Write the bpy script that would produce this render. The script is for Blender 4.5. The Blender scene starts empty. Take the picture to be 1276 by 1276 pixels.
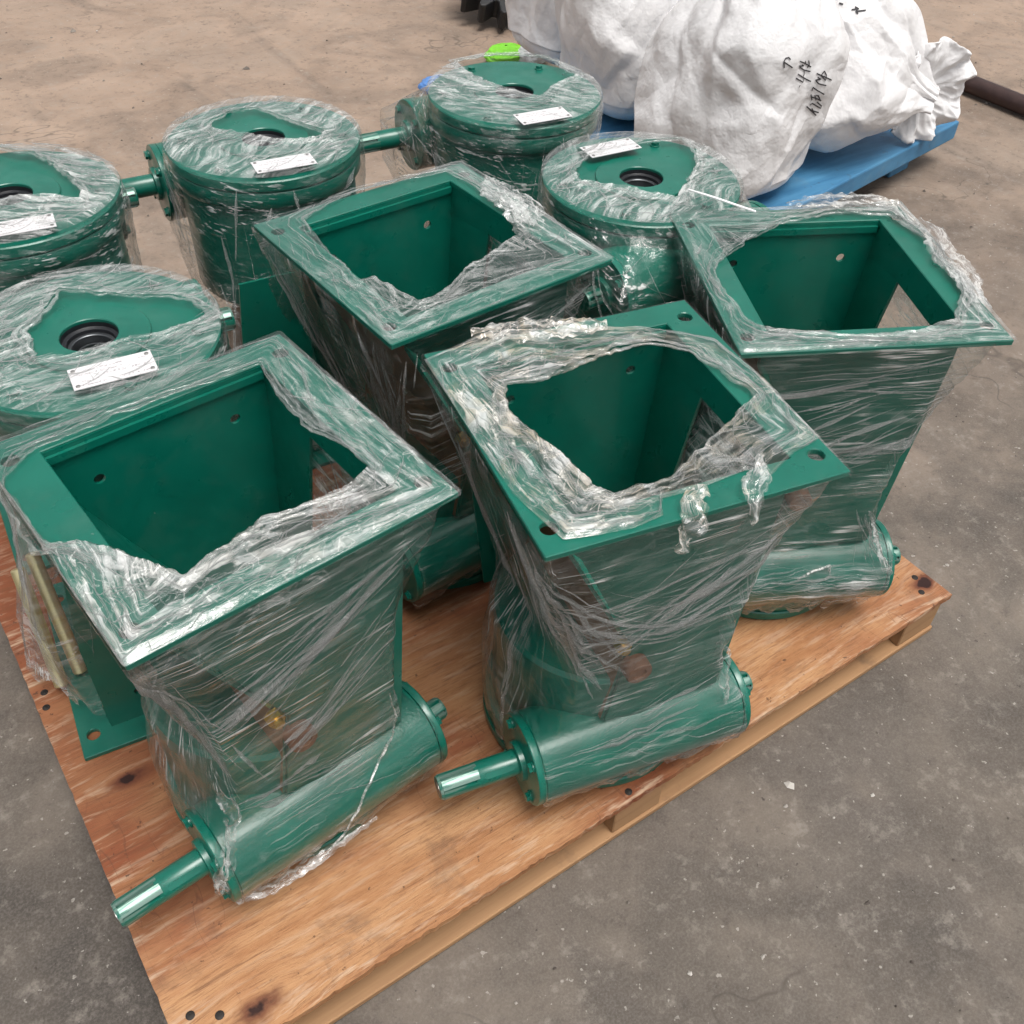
import bpy, bmesh, math, random
import numpy as np
from mathutils import Vector, Matrix
from mathutils.bvhtree import BVHTree
R = math.radians
sc = bpy.context.scene
COL = sc.collection

# ------------------------------------------------------------------ camera
cam_d = bpy.data.cameras.new('camera')
cam = bpy.data.objects.new('camera', cam_d)
COL.objects.link(cam)
CP = Vector((0.06197, -0.53613, 1.40455))
cr = Vector((0.8231834, -0.56680262, 0.0332247))
cu = Vector((0.37417372, 0.58557471, 0.71909407))
cf = Vector((0.42703995, 0.5795145, -0.69411802))
cam.matrix_world = Matrix(((cr.x, cu.x, -cf.x, CP.x), (cr.y, cu.y, -cf.y, CP.y), (cr.z, cu.z, -cf.z, CP.z), (0, 0, 0, 1)))
cam_d.sensor_width = 36
cam_d.lens = 1247.286 / 1276 * 36
cam_d.clip_end = 300
sc.camera = cam

# ------------------------------------------------------------------ sky, sun, exposure (bright overcast)
SUN_EL, SUN_AZ = R(73), R(175)
w = bpy.data.worlds.new('World')
sc.world = w
w.use_nodes = True
wn = w.node_tree
wn.nodes.clear()
sky = wn.nodes.new('ShaderNodeTexSky')
sky.sky_type = 'NISHITA'
sky.sun_disc = False
sky.sun_elevation = SUN_EL
sky.sun_rotation = SUN_AZ
sky.air_density = 1.0
sky.dust_density = 5.0
sky.ozone_density = 1.0
hs = wn.nodes.new('ShaderNodeHueSaturation')
hs.inputs['Saturation'].default_value = 0.12
bg = wn.nodes.new('ShaderNodeBackground')
bg.inputs['Strength'].default_value = 0.115
wo = wn.nodes.new('ShaderNodeOutputWorld')
wn.links.new(sky.outputs[0], hs.inputs['Color'])
wn.links.new(hs.outputs[0], bg.inputs['Color'])
wn.links.new(bg.outputs[0], wo.inputs['Surface'])
sd = bpy.data.lights.new('sun', 'SUN')
sd.energy = 1.7
sd.angle = R(30)
sd.color = (1, 0.96, 0.9)
sun = bpy.data.objects.new('sun', sd)
COL.objects.link(sun)
# light comes from azimuth SUN_AZ (clockwise from +Y), elevation SUN_EL
sdir = Vector((math.sin(SUN_AZ) * math.cos(SUN_EL), math.cos(SUN_AZ) * math.cos(SUN_EL), math.sin(SUN_EL)))
sun.rotation_euler = (-sdir).to_track_quat('-Z', 'Y').to_euler()
sun.location = sdir * 8
vs = sc.view_settings
vs.view_transform = 'Standard'
vs.look = 'None'
vs.gamma = 1
vs.exposure = 0.47
vs.use_curve_mapping = False
cy = sc.cycles
cy.max_bounces = 8
cy.transparent_max_bounces = 24
cy.use_adaptive_sampling = True
cy.adaptive_threshold = 0.025
cy.adaptive_min_samples = 12
cy.diffuse_bounces = 3
cy.glossy_bounces = 3
cy.caustics_reflective = False
cy.caustics_refractive = False
cy.use_denoising = True
cy.sample_clamp_indirect = 4

# ------------------------------------------------------------------ noise (numpy)
_rng = np.random.RandomState(7)
_perm = np.concatenate([_rng.permutation(256)] * 3)
_gr = _rng.normal(size=(256, 3))
_gr /= np.linalg.norm(_gr, axis=1)[:, None]


def pn(P):
    P = np.asarray(P, float)
    i = np.floor(P).astype(int)
    f = P - i
    i &= 255
    t = f * f * f * (f * (f * 6 - 15) + 10)
    out = 0
    for dx in (0, 1):
        for dy in (0, 1):
            for dz in (0, 1):
                h = _perm[_perm[_perm[i[..., 0] + dx] + i[..., 1] + dy] + i[..., 2] + dz] % 256
                gd = _gr[h]
                d = (f - np.array([dx, dy, dz]))
                v = (gd * d).sum(-1)
                wx = t[..., 0] if dx else 1 - t[..., 0]
                wy = t[..., 1] if dy else 1 - t[..., 1]
                wz = t[..., 2] if dz else 1 - t[..., 2]
                out = out + v * wx * wy * wz
    return out * 1.6


def fbm(P, o=3):
    P = np.asarray(P, float)
    s, a = 0, 1.0
    for k in range(o):
        s = s + a * pn(P * 2 ** k + 17.3 * k)
        a *= .5
    return s


def ridge(P, o=3):
    P = np.asarray(P, float)
    s, a = 0, 1.0
    for k in range(o):
        s = s + a * (1 - 2 * np.abs(pn(P * 2 ** k + 31.7 * k)))
        a *= .5
    return s / 1.75


def sst(a, b, x):
    t = np.clip((x - a) / (b - a), 0, 1)
    return t * t * (3 - 2 * t)


# ------------------------------------------------------------------ materials
MATS = {}


class NB:
    def __init__(s, name):
        s.m = bpy.data.materials.new(name)
        s.m.use_nodes = True
        s.t = s.m.node_tree
        s.t.nodes.clear()
        s.out = s.t.nodes.new('ShaderNodeOutputMaterial')
        MATS[name] = s.m

    def n(s, ty, ins=None, **kw):
        nd = s.t.nodes.new('ShaderNode' + ty)
        for k, v in kw.items():
            setattr(nd, k, v)
        for k, v in (ins or {}).items():
            s.put(nd.inputs[k], v)
        return nd

    def put(s, sock, v):
        if hasattr(v, 'outputs'):
            v = v.outputs[0]
        if isinstance(v, bpy.types.NodeSocket):
            s.t.links.new(v, sock)
        else:
            if hasattr(sock, 'default_value'):
                if not isinstance(v, (int, float)) and len(v) == 3 and sock.type == 'RGBA':
                    v = (*v, 1)
                sock.default_value = v

    def math(s, op, a, b=None, c=None, clamp=False):
        nd = s.t.nodes.new('ShaderNodeMath')
        nd.operation = op
        nd.use_clamp = clamp
        for i, v in enumerate((a, b, c)):
            if v is not None:
                s.put(nd.inputs[i], v)
        return nd.outputs[0]

    def mix(s, f, a, b):
        nd = s.t.nodes.new('ShaderNodeMix')
        nd.data_type = 'RGBA'
        s.put(nd.inputs[0], f)
        s.put(nd.inputs[6], a)
        s.put(nd.inputs[7], b)
        return nd.outputs[2]

    def ramp(s, f, stops):
        nd = s.t.nodes.new('ShaderNodeValToRGB')
        el = nd.color_ramp.elements
        while len(el) < len(stops):
            el.new(.5)
        for e, (p, c) in zip(el, stops):
            e.position = p
            e.color = (c, c, c, 1) if isinstance(c, (int, float)) else (*c, 1)
        s.put(nd.inputs[0], f)
        return nd.outputs[0]

    def rng(s, f, a, b, c=0., d=1.):
        nd = s.t.nodes.new('ShaderNodeMapRange')
        for i, v in enumerate((f, a, b, c, d)):
            s.put(nd.inputs[i], v)
        return nd.outputs[0]

    def mapv(s, vec, scale=(1, 1, 1), rot=(0, 0, 0), loc=(0, 0, 0)):
        nd = s.t.nodes.new('ShaderNodeMapping')
        s.put(nd.inputs[0], vec)
        nd.inputs['Location'].default_value = loc
        nd.inputs['Rotation'].default_value = rot
        nd.inputs['Scale'].default_value = scale
        return nd.outputs[0]

    def noise(s, vec, scale=1., detail=3., rough=.5, dist=0.):
        nd = s.n('TexNoise', {'Scale': scale, 'Detail': detail, 'Roughness': rough, 'Distortion': dist})
        if vec is not None:
            s.put(nd.inputs['Vector'], vec)
        return nd.outputs[0]

    def bump(s, h, strength=.3, dist=.002, normal=None):
        nd = s.n('Bump', {'Strength': strength, 'Distance': dist, 'Height': h})
        if normal is not None:
            s.put(nd.inputs['Normal'], normal)
        return nd.outputs[0]

    def pbr(s, **k):
        b = s.t.nodes.new('ShaderNodeBsdfPrincipled')
        for kk, v in k.items():
            s.put(b.inputs[kk.replace('_', ' ')], v)
        s.t.links.new(b.outputs[0], s.out.inputs['Surface'])
        return b

    def obj(s):
        return s.n('TexCoord').outputs['Object']


def mk_materials():
    # emerald enamel
    b = NB('green_paint')
    o = b.obj()
    n1 = b.noise(o, 9, 4)
    n2 = b.noise(o, 420, 2)
    c = b.mix(b.rng(n1, .35, .7), (.001, .108, .074), (.0015, .138, .095))
    chips = b.rng(b.noise(o, 55, 5, .7), .70, .74)
    c = b.mix(b.math('MULTIPLY', chips, .55), c, (.16, .24, .20))
    c = b.mix(b.rng(b.noise(o, 16, 5, .65), .5, .8, 0, .14), c, (.15, .19, .16))
    b.pbr(Base_Color=c, Roughness=b.rng(b.noise(o, 25, 3), .3, .7, .26, .42), Coat_Weight=.25, Coat_Roughness=.12,
          Normal=b.bump(n2, .14, .0006, b.bump(n1, .1, .004)))
    # hammered casting paint
    b = NB('green_cast')
    o = b.obj()
    n2 = b.noise(o, 210, 2, .6)
    c = b.mix(b.rng(b.noise(o, 14, 4), .35, .7), (.001, .112, .077), (.002, .145, .100))
    b.pbr(Base_Color=c, Roughness=.3, Coat_Weight=.35, Coat_Roughness=.1, Normal=b.bump(n2, .3, .0012))
    # shaft: green over steel, worn on splines
    b = NB('worn_spline')
    o = b.obj()
    m = b.rng(b.noise(b.mapv(o, (10, 120, 120)), 1., 4, .6), .44, .56)
    c = b.mix(m, (.003, .12, .082), (.17, .27, .23))
    b.pbr(Base_Color=c, Metallic=b.math('MULTIPLY', m, .35), Roughness=.3)
    b = NB('bare_steel')
    o = b.obj()
    b.pbr(Base_Color=b.mix(b.noise(o, 40, 4), (.25, .24, .23), (.5, .5, .48)), Metallic=.9, Roughness=.35)
    b = NB('bearing_black')
    b.pbr(Base_Color=(.012, .013, .016), Roughness=.38)
    b = NB('bearing_steel')
    b.pbr(Base_Color=(.16, .17, .18), Metallic=.9, Roughness=.38)
    b = NB('rust_plug')
    o = b.obj()
    b.pbr(Base_Color=b.mix(b.noise(o, 70, 4), (.09, .035, .018), (.24, .11, .06)), Roughness=.75, Normal=b.bump(b.noise(o, 150, 3), .4, .001))
    b = NB('brown_face')  # mottled brown for the outer face of the left panel
    o = b.obj()
    b.pbr(Base_Color=b.mix(b.noise(o, 18, 5, .6), (.10, .050, .028), (.27, .16, .085)), Roughness=.6, Normal=b.bump(b.noise(o, 90, 3), .2, .001))
    b = NB('brass')
    b.pbr(Base_Color=(.62, .43, .12), Metallic=1., Roughness=.28)
    b = NB('yellow_zinc')
    o = b.obj()
    b.pbr(Base_Color=b.mix(b.noise(o, 30, 3), (.62, .52, .25), (.72, .66, .42)), Metallic=.75, Roughness=.35)
    # riveted printed plate
    b = NB('name_plate')
    uv = b.n('TexCoord').outputs['UV']
    sep = b.n('SeparateXYZ', {0: uv})
    row = b.math('GREATER_THAN', b.math('FRACT', b.math('MULTIPLY', sep.outputs[1], 6.)), .5)
    txt = b.math('GREATER_THAN', b.noise(b.mapv(uv, (46, 14, 1)), 1., 2, .7), .53)
    blk = b.math('GREATER_THAN', b.noise(b.mapv(uv, (3.2, 6, 1), loc=(4, 2, 0)), 1., 1), .47)
    ins = b.math('MULTIPLY', b.math('GREATER_THAN', b.math('SUBTRACT', .44, b.math('ABSOLUTE', b.math('SUBTRACT', sep.outputs[0], .5))), 0),
                 b.math('GREATER_THAN', b.math('SUBTRACT', .4, b.math('ABSOLUTE', b.math('SUBTRACT', sep.outputs[1], .5))), 0))
    mk = b.math('MULTIPLY', b.math('MULTIPLY', row, txt), b.math('MULTIPLY', blk, ins))
    b.pbr(Base_Color=b.mix(b.math('MULTIPLY', mk, .75), (.72, .70, .71), (.22, .19, .20)), Metallic=.15, Roughness=.35)
    # stretch film
    for nm, ang, seed in (('film_a', 16, 0), ('film_b', 28, 5), ('film_c', 5, 11)):
        film_mat(nm, ang, seed)
    # plywood
    b = NB('plywood')
    o = b.obj()
    sep = b.n('SeparateXYZ', {0: o})
    x, y = sep.outputs[0], sep.outputs[1]
    kmask = None
    for kx, ky, wx, wy in ((.108, .036, .055, .03), (.084, .464, .05, .022), (1.487, .052, .05, .028), (1.10, .42, .03, .012)):
        dx = b.math('DIVIDE', b.math('SUBTRACT', x, kx), wx)
        dy = b.math('DIVIDE', b.math('SUBTRACT', y, ky), wy)
        nz = b.math('MULTIPLY', b.math('SUBTRACT', b.noise(o, 30, 3), .5), .9)
        d2 = b.math('ADD', b.math('ADD', b.math('MULTIPLY', dx, dx), b.math('MULTIPLY', dy, dy)), nz)
        e = b.math('POWER', 2.718, b.math('MULTIPLY', d2, -.55))
        y = b.math('ADD', y, b.math('MULTIPLY', b.math('MULTIPLY', b.math('SUBTRACT', ky, y), e), .75))
        e2 = b.math('POWER', 2.718, b.math('MULTIPLY', d2, -3.2))
        kmask = e2 if kmask is None else b.math('MAXIMUM', kmask, e2)
    v = b.n('CombineXYZ', {0: x, 1: y, 2: sep.outputs[2]}).outputs[0]
    g1 = b.noise(b.mapv(v, (3.4, 24, 17)), 1., 8, .70, .5)
    g2 = b.noise(b.mapv(v, (26, 330, 60)), 1., 5, .75)
    g3 = b.noise(b.mapv(v, (6, 95, 40), loc=(3, 1, 0)), 1., 5, .72, .3)
    big = b.noise(b.mapv(o, (2.2, 3.2, 1)), 1., 4, .6, .6)
    yb = b.math('ADD', big, b.math('MULTIPLY', b.math('SUBTRACT', sep.outputs[1], .30), .34))
    c1 = b.ramp(g1, [(.25, (.27, .112, .046)), (.42, (.37, .175, .077)), (.58, (.46, .25, .122)), (.75, (.33, .145, .062))])
    c2 = b.ramp(g1, [(.25, (.15, .042, .018)), (.5, (.25, .078, .034)), (.75, (.185, .054, .024))])
    c = b.mix(b.rng(yb, .38, .62), c1, c2)
    c = b.mix(b.math('MULTIPLY', b.rng(g2, .50, .62), .5), c, (.18, .08, .038))
    c = b.mix(b.math('MULTIPLY', b.rng(g3, .57, .66), .6), c, (.14, .055, .028))
    edge = b.rng(b.math('MINIMUM', sep.outputs[1], sep.outputs[0]), .0, .06, 1., 0.)
    pale = b.math('MULTIPLY', b.rng(b.noise(b.mapv(v, (9, 70, 40), loc=(9, 4, 0)), 1., 4, .7), .52, .66), b.math('ADD', .35, b.math('MULTIPLY', edge, .5)))
    c = b.mix(pale, c, (.54, .38, .26))
    # knocks, drag scratches, boot grime
    scr = b.math('ABSOLUTE', b.math('SUBTRACT', b.noise(b.mapv(o, (26, 3.5, 1), (0, 0, R(28))), 1., 2, .5, .3), .5))
    c = b.mix(b.math('MULTIPLY', b.rng(scr, 0., .006, .6, 0.), b.rng(big, .45, .6)), c, (.12, .05, .03))
    c = b.mix(b.rng(b.noise(o, 8, 5, .68, .4), .58, .72, 0, .45), c, (.11, .065, .045))
    c = b.mix(b.rng(b.noise(o, 70, 3, .6), .68, .72, 0, .7), c, (.06, .03, .02))
    c = b.mix(b.rng(kmask, .10, .55, 0, .8), c, (.10, .026, .014))
    c = b.mix(b.rng(kmask, .60, .80, 0, .95), c, (.02, .007, .006))
    b.pbr(Base_Color=c, Roughness=b.rng(g1, .3, .7, .55, .75), Specular_IOR_Level=.3,
          Normal=b.bump(b.math('ADD', g2, b.math('MULTIPLY', g3, .8)), .5, .0016))
    # sawn pine (pallet blocks and boards)
    b = NB('pine')
    o = b.obj()
    g = b.noise(b.mapv(o, (2.2, 45, 45)), 1., 5, .6, .3)
    rnd = b.n('ObjectInfo').outputs['Random']
    c = b.ramp(g, [(.3, (.24, .125, .058)), (.55, (.36, .205, .098)), (.75, (.29, .155, .072))])
    c = b.mix(b.math('MULTIPLY', rnd, .35), c, (.40, .225, .11))
    c = b.mix(b.math('MULTIPLY', b.rng(b.noise(o, 14, 4, .65), .6, .75), .6), c, (.15, .09, .05))
    b.pbr(Base_Color=c, Roughness=.7, Normal=b.bump(g, .3, .001))
    b = NB('nail')
    b.pbr(Base_Color=(.03, .025, .022), Metallic=.5, Roughness=.6)
    # concrete yard
    b = NB('concrete')
    o = b.obj()
    big = b.noise(o, .55, 4, .55, .3)
    mid = b.noise(o, 3.2, 6, .62, .4)
    fin = b.noise(o, 30, 7, .75)
    grit = b.noise(o, 260, 3, .7)
    sep = b.n('SeparateXYZ', {0: o})
    # the yard's far half is covered by pale tan dust, the near half is oil-greyed
    yd = b.math('ADD', b.math('MULTIPLY', b.math('SUBTRACT', sep.outputs[1], 1.25), .55), b.math('MULTIPLY', b.math('SUBTRACT', mid, .5), 1.1))
    yd = b.math('ADD', yd, b.math('MULTIPLY', b.math('SUBTRACT', sep.outputs[0], 1.2), .16))
    dust = b.rng(b.math('ADD', yd, b.math('MULTIPLY', b.math('SUBTRACT', big, .5), 1.2)), -.55, 1.0)
    near = b.mix(b.rng(mid, .3, .72), (.058, .048, .040), (.158, .132, .109))
    far = b.mix(b.rng(mid, .3, .72), (.27, .190, .138), (.375, .275, .207))
    c = b.mix(dust, near, far)
    c = b.mix(b.math('MULTIPLY', b.rng(b.noise(o, 1.3, 5, .6, .6), .52, .70, 0, .5), b.rng(dust, 0., 1., 1., .35)), c, (.105, .090, .080))
    st = b.noise(o, 2.1, 3, .5, 1.5)
    c = b.mix(b.rng(st, .50, .60, 0, .25), c, (.22, .18, .147))
    c = b.mix(b.rng(st, .48, .34, 0, .32), c, (.075, .062, .052))
    c = b.mix(b.rng(b.noise(b.mapv(o, (5, .7, 1), (0, 0, R(35))), 1., 4, .6, .4), .57, .68, 0, .3), c, (.09, .075, .065))
    for sx_, sy_, sr in ((-.22, .05, .42), (-.05, -.42, .30), (1.95, .05, .34), (1.15, -.75, .28)):  # dark stains; the left pair also paints in the shade beside the pallet
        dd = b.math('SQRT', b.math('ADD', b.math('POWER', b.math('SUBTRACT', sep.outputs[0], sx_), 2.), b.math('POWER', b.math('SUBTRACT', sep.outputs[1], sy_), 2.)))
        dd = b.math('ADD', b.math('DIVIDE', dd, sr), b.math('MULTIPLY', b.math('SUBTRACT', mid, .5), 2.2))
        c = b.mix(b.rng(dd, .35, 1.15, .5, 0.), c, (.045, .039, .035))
    c = b.mix(b.rng(fin, .54, .70, 0, .5), c, (.30, .265, .23))
    c = b.mix(b.rng(fin, .46, .30, 0, .6), c, (.060, .049, .042))
    c = b.mix(b.rng(b.noise(o, 90, 2, .5), .70, .73, 0, .55), c, (.42, .39, .35))
    c = b.mix(b.rng(b.noise(b.mapv(o, (1, 1, 1), loc=(7, 3, 0)), 60, 3, .6), .70, .74, 0, .8), c, (.035, .028, .024))
    c = b.mix(b.rng(grit, .42, .66, 0, .25), c, (.24, .215, .19))
    cr_ = b.math('ABSOLUTE', b.math('SUBTRACT', b.noise(o, .8, 5, .55, .8), .5))
    c = b.mix(b.math('MULTIPLY', b.rng(cr_, .0, .0035, .6, 0), b.rng(b.noise(o, 1.7, 2), .52, .58)), c, (.06, .05, .042))
    b.pbr(Base_Color=c, Roughness=b.rng(mid, .3, .7, .62, .85), Specular_IOR_Level=.35,
          Normal=b.bump(grit, .35, .0015, b.bump(fin, .4, .004, b.bump(mid, .3, .02))))
    b = NB('grit_chip')
    rnd = b.n('ObjectInfo').outputs['Random']
    b.pbr(Base_Color=b.ramp(b.noise(b.obj(), 6, 1), [(.38, (.08, .065, .055)), (.55, (.24, .21, .18)), (.70, (.5, .47, .43))]), Roughness=.8)
    # woven sack
    b = NB('woven_white')
    o = b.obj()
    wv = b.n('TexWave', {'Vector': o, 'Scale': 150., 'Distortion': .4}, bands_direction='Z').outputs[1]
    d = b.rng(b.noise(o, 5, 4, .6), .5, .8, 0, .35)
    c = b.mix(d, (.72, .71, .715), (.60, .575, .555))
    b.pbr(Base_Color=c, Roughness=.42, Specular_IOR_Level=.45, Sheen_Weight=.1,
          Normal=b.bump(wv, .06, .001, b.bump(b.math('ABSOLUTE', b.math('SUBTRACT', b.noise(o, 5.0, 5, .55, .1), .5)), .7, .035)))
    b = NB('marker_ink')
    b.pbr(Base_Color=(.03, .028, .032), Roughness=.7)
    b = NB('blue_board')
    o = b.obj()
    g = b.noise(b.mapv(o, (4, 30, 10)), 1., 5, .6)
    c = b.mix(b.rng(g, .35, .7), (.036, .155, .300), (.075, .245, .420))
    c = b.mix(b.rng(b.noise(o, 9, 5, .65), .55, .75, 0, .55), c, (.15, .26, .34))
    c = b.mix(b.rng(b.noise(o, 23, 4, .65), .64, .74, 0, .8), c, (.05, .07, .09))
    b.pbr(Base_Color=c, Roughness=.55, Normal=b.bump(g, .3, .002))
    b = NB('black_rubber')
    o = b.obj()
    b.pbr(Base_Color=b.mix(b.noise(o, 18, 3), (.008, .008, .009), (.022, .021, .022)), Roughness=.6)
    b = NB('olive_hub')
    b.pbr(Base_Color=(.15, .15, .10), Roughness=.6)
    b = NB('rod_steel')
    o = b.obj()
    b.pbr(Base_Color=b.mix(b.noise(o, 22, 4, .6), (.025, .014, .014), (.085, .05, .045)), Metallic=.3, Roughness=.42)
    for nm, col in (('lime_plastic', (.26, .78, .04)), ('blue_plastic', (.09, .22, .52)), ('white_plastic', (.78, .78, .8)), ('orange_plastic', (.75, .25, .05))):
        b = NB(nm)
        b.pbr(Base_Color=col, Roughness=.35, Normal=b.bump(b.noise(b.obj(), 25, 3), .4, .006))
    b = NB('white_strap')
    b.pbr(Base_Color=(.8, .8, .8), Roughness=.35)


def film_mat(nm, ang, seed):
    b = NB(nm)
    tc = b.n('TexCoord')
    uv = tc.outputs['UV']
    o = tc.outputs['Object']
    at = lambda k: b.n('Attribute', attribute_name=k).outputs['Fac']
    dens, vert, dirt = at('dens'), at('vert'), at('dirt')
    act = at('act')
    # pulled streaks: round the load where vert = 0, hanging from the corners where vert = 1
    vA = b.mapv(uv, (5, 105, 1), (0, 0, R(-ang)), (seed, 0, 0))
    vB = b.mapv(uv, (120, 6, 1), (0, 0, R(9)), (seed + 5, 0, 0))
    mv = b.n('Mix', data_type='VECTOR')
    b.put(mv.inputs[0], vert)
    b.put(mv.inputs[4], vA)
    b.put(mv.inputs[5], vB)
    sv = mv.outputs[1]
    s1 = b.noise(sv, 1., 3, .6, .15)
    s2 = b.noise(b.mapv(sv, (1.6, 2.3, 1), (0, 0, R(1.)), (3, 1, 0)), 1., 2, .6)
    iso = b.noise(o, 23, 3, .5, 1.0)
    cr1 = b.rng(s1, .575, .64)
    cr2 = b.rng(s2, .60, .66)
    cr3 = b.rng(b.math('ABSOLUTE', b.math('SUBTRACT', iso, .5)), .0, .012, 1., 0.)
    line = b.math('MULTIPLY', b.math('MAXIMUM', cr1, b.math('MULTIPLY', cr2, .75)), act)
    flow = b.noise(b.mapv(uv, (13, 70, 1), (0, 0, R(6)), (seed, 2, 0)), 1., 5, .68, .9)
    blot = b.rng(flow, .46, .58)
    dn = b.math('MULTIPLY', dens, b.math('ADD', .08, b.math('MULTIPLY', blot, .8)))
    cre = b.math('ADD', b.math('MULTIPLY', line, .62), b.math('MULTIPLY', dn, .85))
    cre = b.math('ADD', cre, b.math('MULTIPLY', cr3, b.math('MULTIPLY', b.math('ADD', dens, .03), .5)))
    cre = b.math('ADD', cre, .006, clamp=True)
    h = b.math('ADD', b.math('MULTIPLY', s1, 1.), b.math('MULTIPLY', s2, .4))
    h = b.math('ADD', b.math('MULTIPLY', h, act), b.math('MULTIPLY', flow, .35))
    nrm = b.bump(b.math('ADD', h, b.math('MULTIPLY', iso, b.math('ADD', .12, b.math('ADD', b.math('MULTIPLY', act, .6), b.math('MULTIPLY', dens, .75))))), .8, .006)
    tr = b.n('BsdfTransparent', {'Color': (.945, .955, .95)})
    gl = b.n('BsdfGlossy', {'Color': (1, 1, 1), 'Roughness': .15, 'Normal': nrm})
    lw = b.n('LayerWeight', {'Blend': .5, 'Normal': nrm}).outputs['Facing']
    fr = b.math('ADD', b.math('ADD', .022, b.math('MULTIPLY', act, .025)), b.math('MULTIPLY', b.math('POWER', lw, 4.), .7))
    ff = b.math('ADD', fr, b.math('MULTIPLY', b.math('ADD', line, b.math('MULTIPLY', dn, .9)), .26), clamp=True)
    m1 = b.n('MixShader', {0: ff, 1: tr, 2: gl})
    dcol = b.mix(b.math('MULTIPLY', dirt, b.rng(iso, .40, .66)), (.93, .93, .92), (.72, .59, .43))
    di = b.n('BsdfDiffuse', {'Color': dcol, 'Normal': nrm})
    tl = b.n('BsdfTranslucent', {'Color': dcol, 'Normal': nrm})
    gl2 = b.n('BsdfGlossy', {'Roughness': .3, 'Normal': nrm})
    m2 = b.n('MixShader', {0: .2, 1: di, 2: tl})
    m2 = b.n('MixShader', {0: .035, 1: m2, 2: gl2})
    m3 = b.n('MixShader', {0: cre, 1: m1, 2: m2})
    b.t.links.new(m3.outputs[0], b.out.inputs['Surface'])


mk_materials()

# ------------------------------------------------------------------ object helpers
def tag(o, label=None, cat=None, group=None, kind=None):
    for k, v in (('label', label), ('category', cat), ('group', group), ('kind', kind)):
        if v:
            o[k] = v
    return o


def link(name, me, parent=None, mat=None):
    o = bpy.data.objects.new(name, me)
    COL.objects.link(o)
    if parent is not None:
        o.parent = parent
    if mat:
        me.materials.append(MATS[mat])
    return o


def empty(name, loc, rot=(0, 0, 0)):
    o = bpy.data.objects.new(name, None)
    COL.objects.link(o)
    o.location = loc
    o.rotation_euler = rot
    o.empty_display_size = .05
    return o


def mesh(name, V, F, smooth=False, sharp=None):
    me = bpy.data.meshes.new(name)
    me.from_pydata([tuple(map(float, v)) for v in V], [], [tuple(map(int, f)) for f in F])
    me.update()
    if smooth:
        me.polygons.foreach_set('use_smooth', [True] * len(me.polygons))
        if sharp:
            me.set_sharp_from_angle(angle=R(sharp))
    return me


def grid_mesh(name, P, wrap_u=True, uv=None, attrs=None, smooth=True, wrap_v=False):
    """P: (rows, cols, 3); wraps along columns."""
    nr, nc = P.shape[:2]
    V = P.reshape(-1, 3)
    cols = nc if wrap_u else nc - 1
    rows = nr if wrap_v else nr - 1
    j, i = np.meshgrid(np.arange(rows), np.arange(cols), indexing='ij')
    a = j * nc + i
    b = j * nc + (i + 1) % nc
    c = ((j + 1) % nr) * nc + (i + 1) % nc
    d = ((j + 1) % nr) * nc + i
    F = np.stack([a, d, c, b], -1).reshape(-1, 4)
    me = mesh(name, V, F, smooth)
    if uv is not None:
        lay = me.uv_layers.new(name='UVMap')
        # continuous u across the seam
        U = uv.reshape(-1, 2)
        loops = U[F.reshape(-1)].copy().reshape(-1, 4, 2)
        if wrap_u:
            seam = (i.reshape(-1) == nc - 1)
            per = uv[0, -1, 0] + (uv[0, -1, 0] - uv[0, -2, 0])
            loops[seam, 2:, 0] = np.where(loops[seam, 2:, 0] < per * .5, loops[seam, 2:, 0] + per, loops[seam, 2:, 0])
        lay.data.foreach_set('uv', loops.reshape(-1))
    for k, v in (attrs or {}).items():
        at = me.attributes.new(k, 'FLOAT', 'POINT')
        at.data.foreach_set('value', np.asarray(v, np.float32).reshape(-1))
    return me


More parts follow.
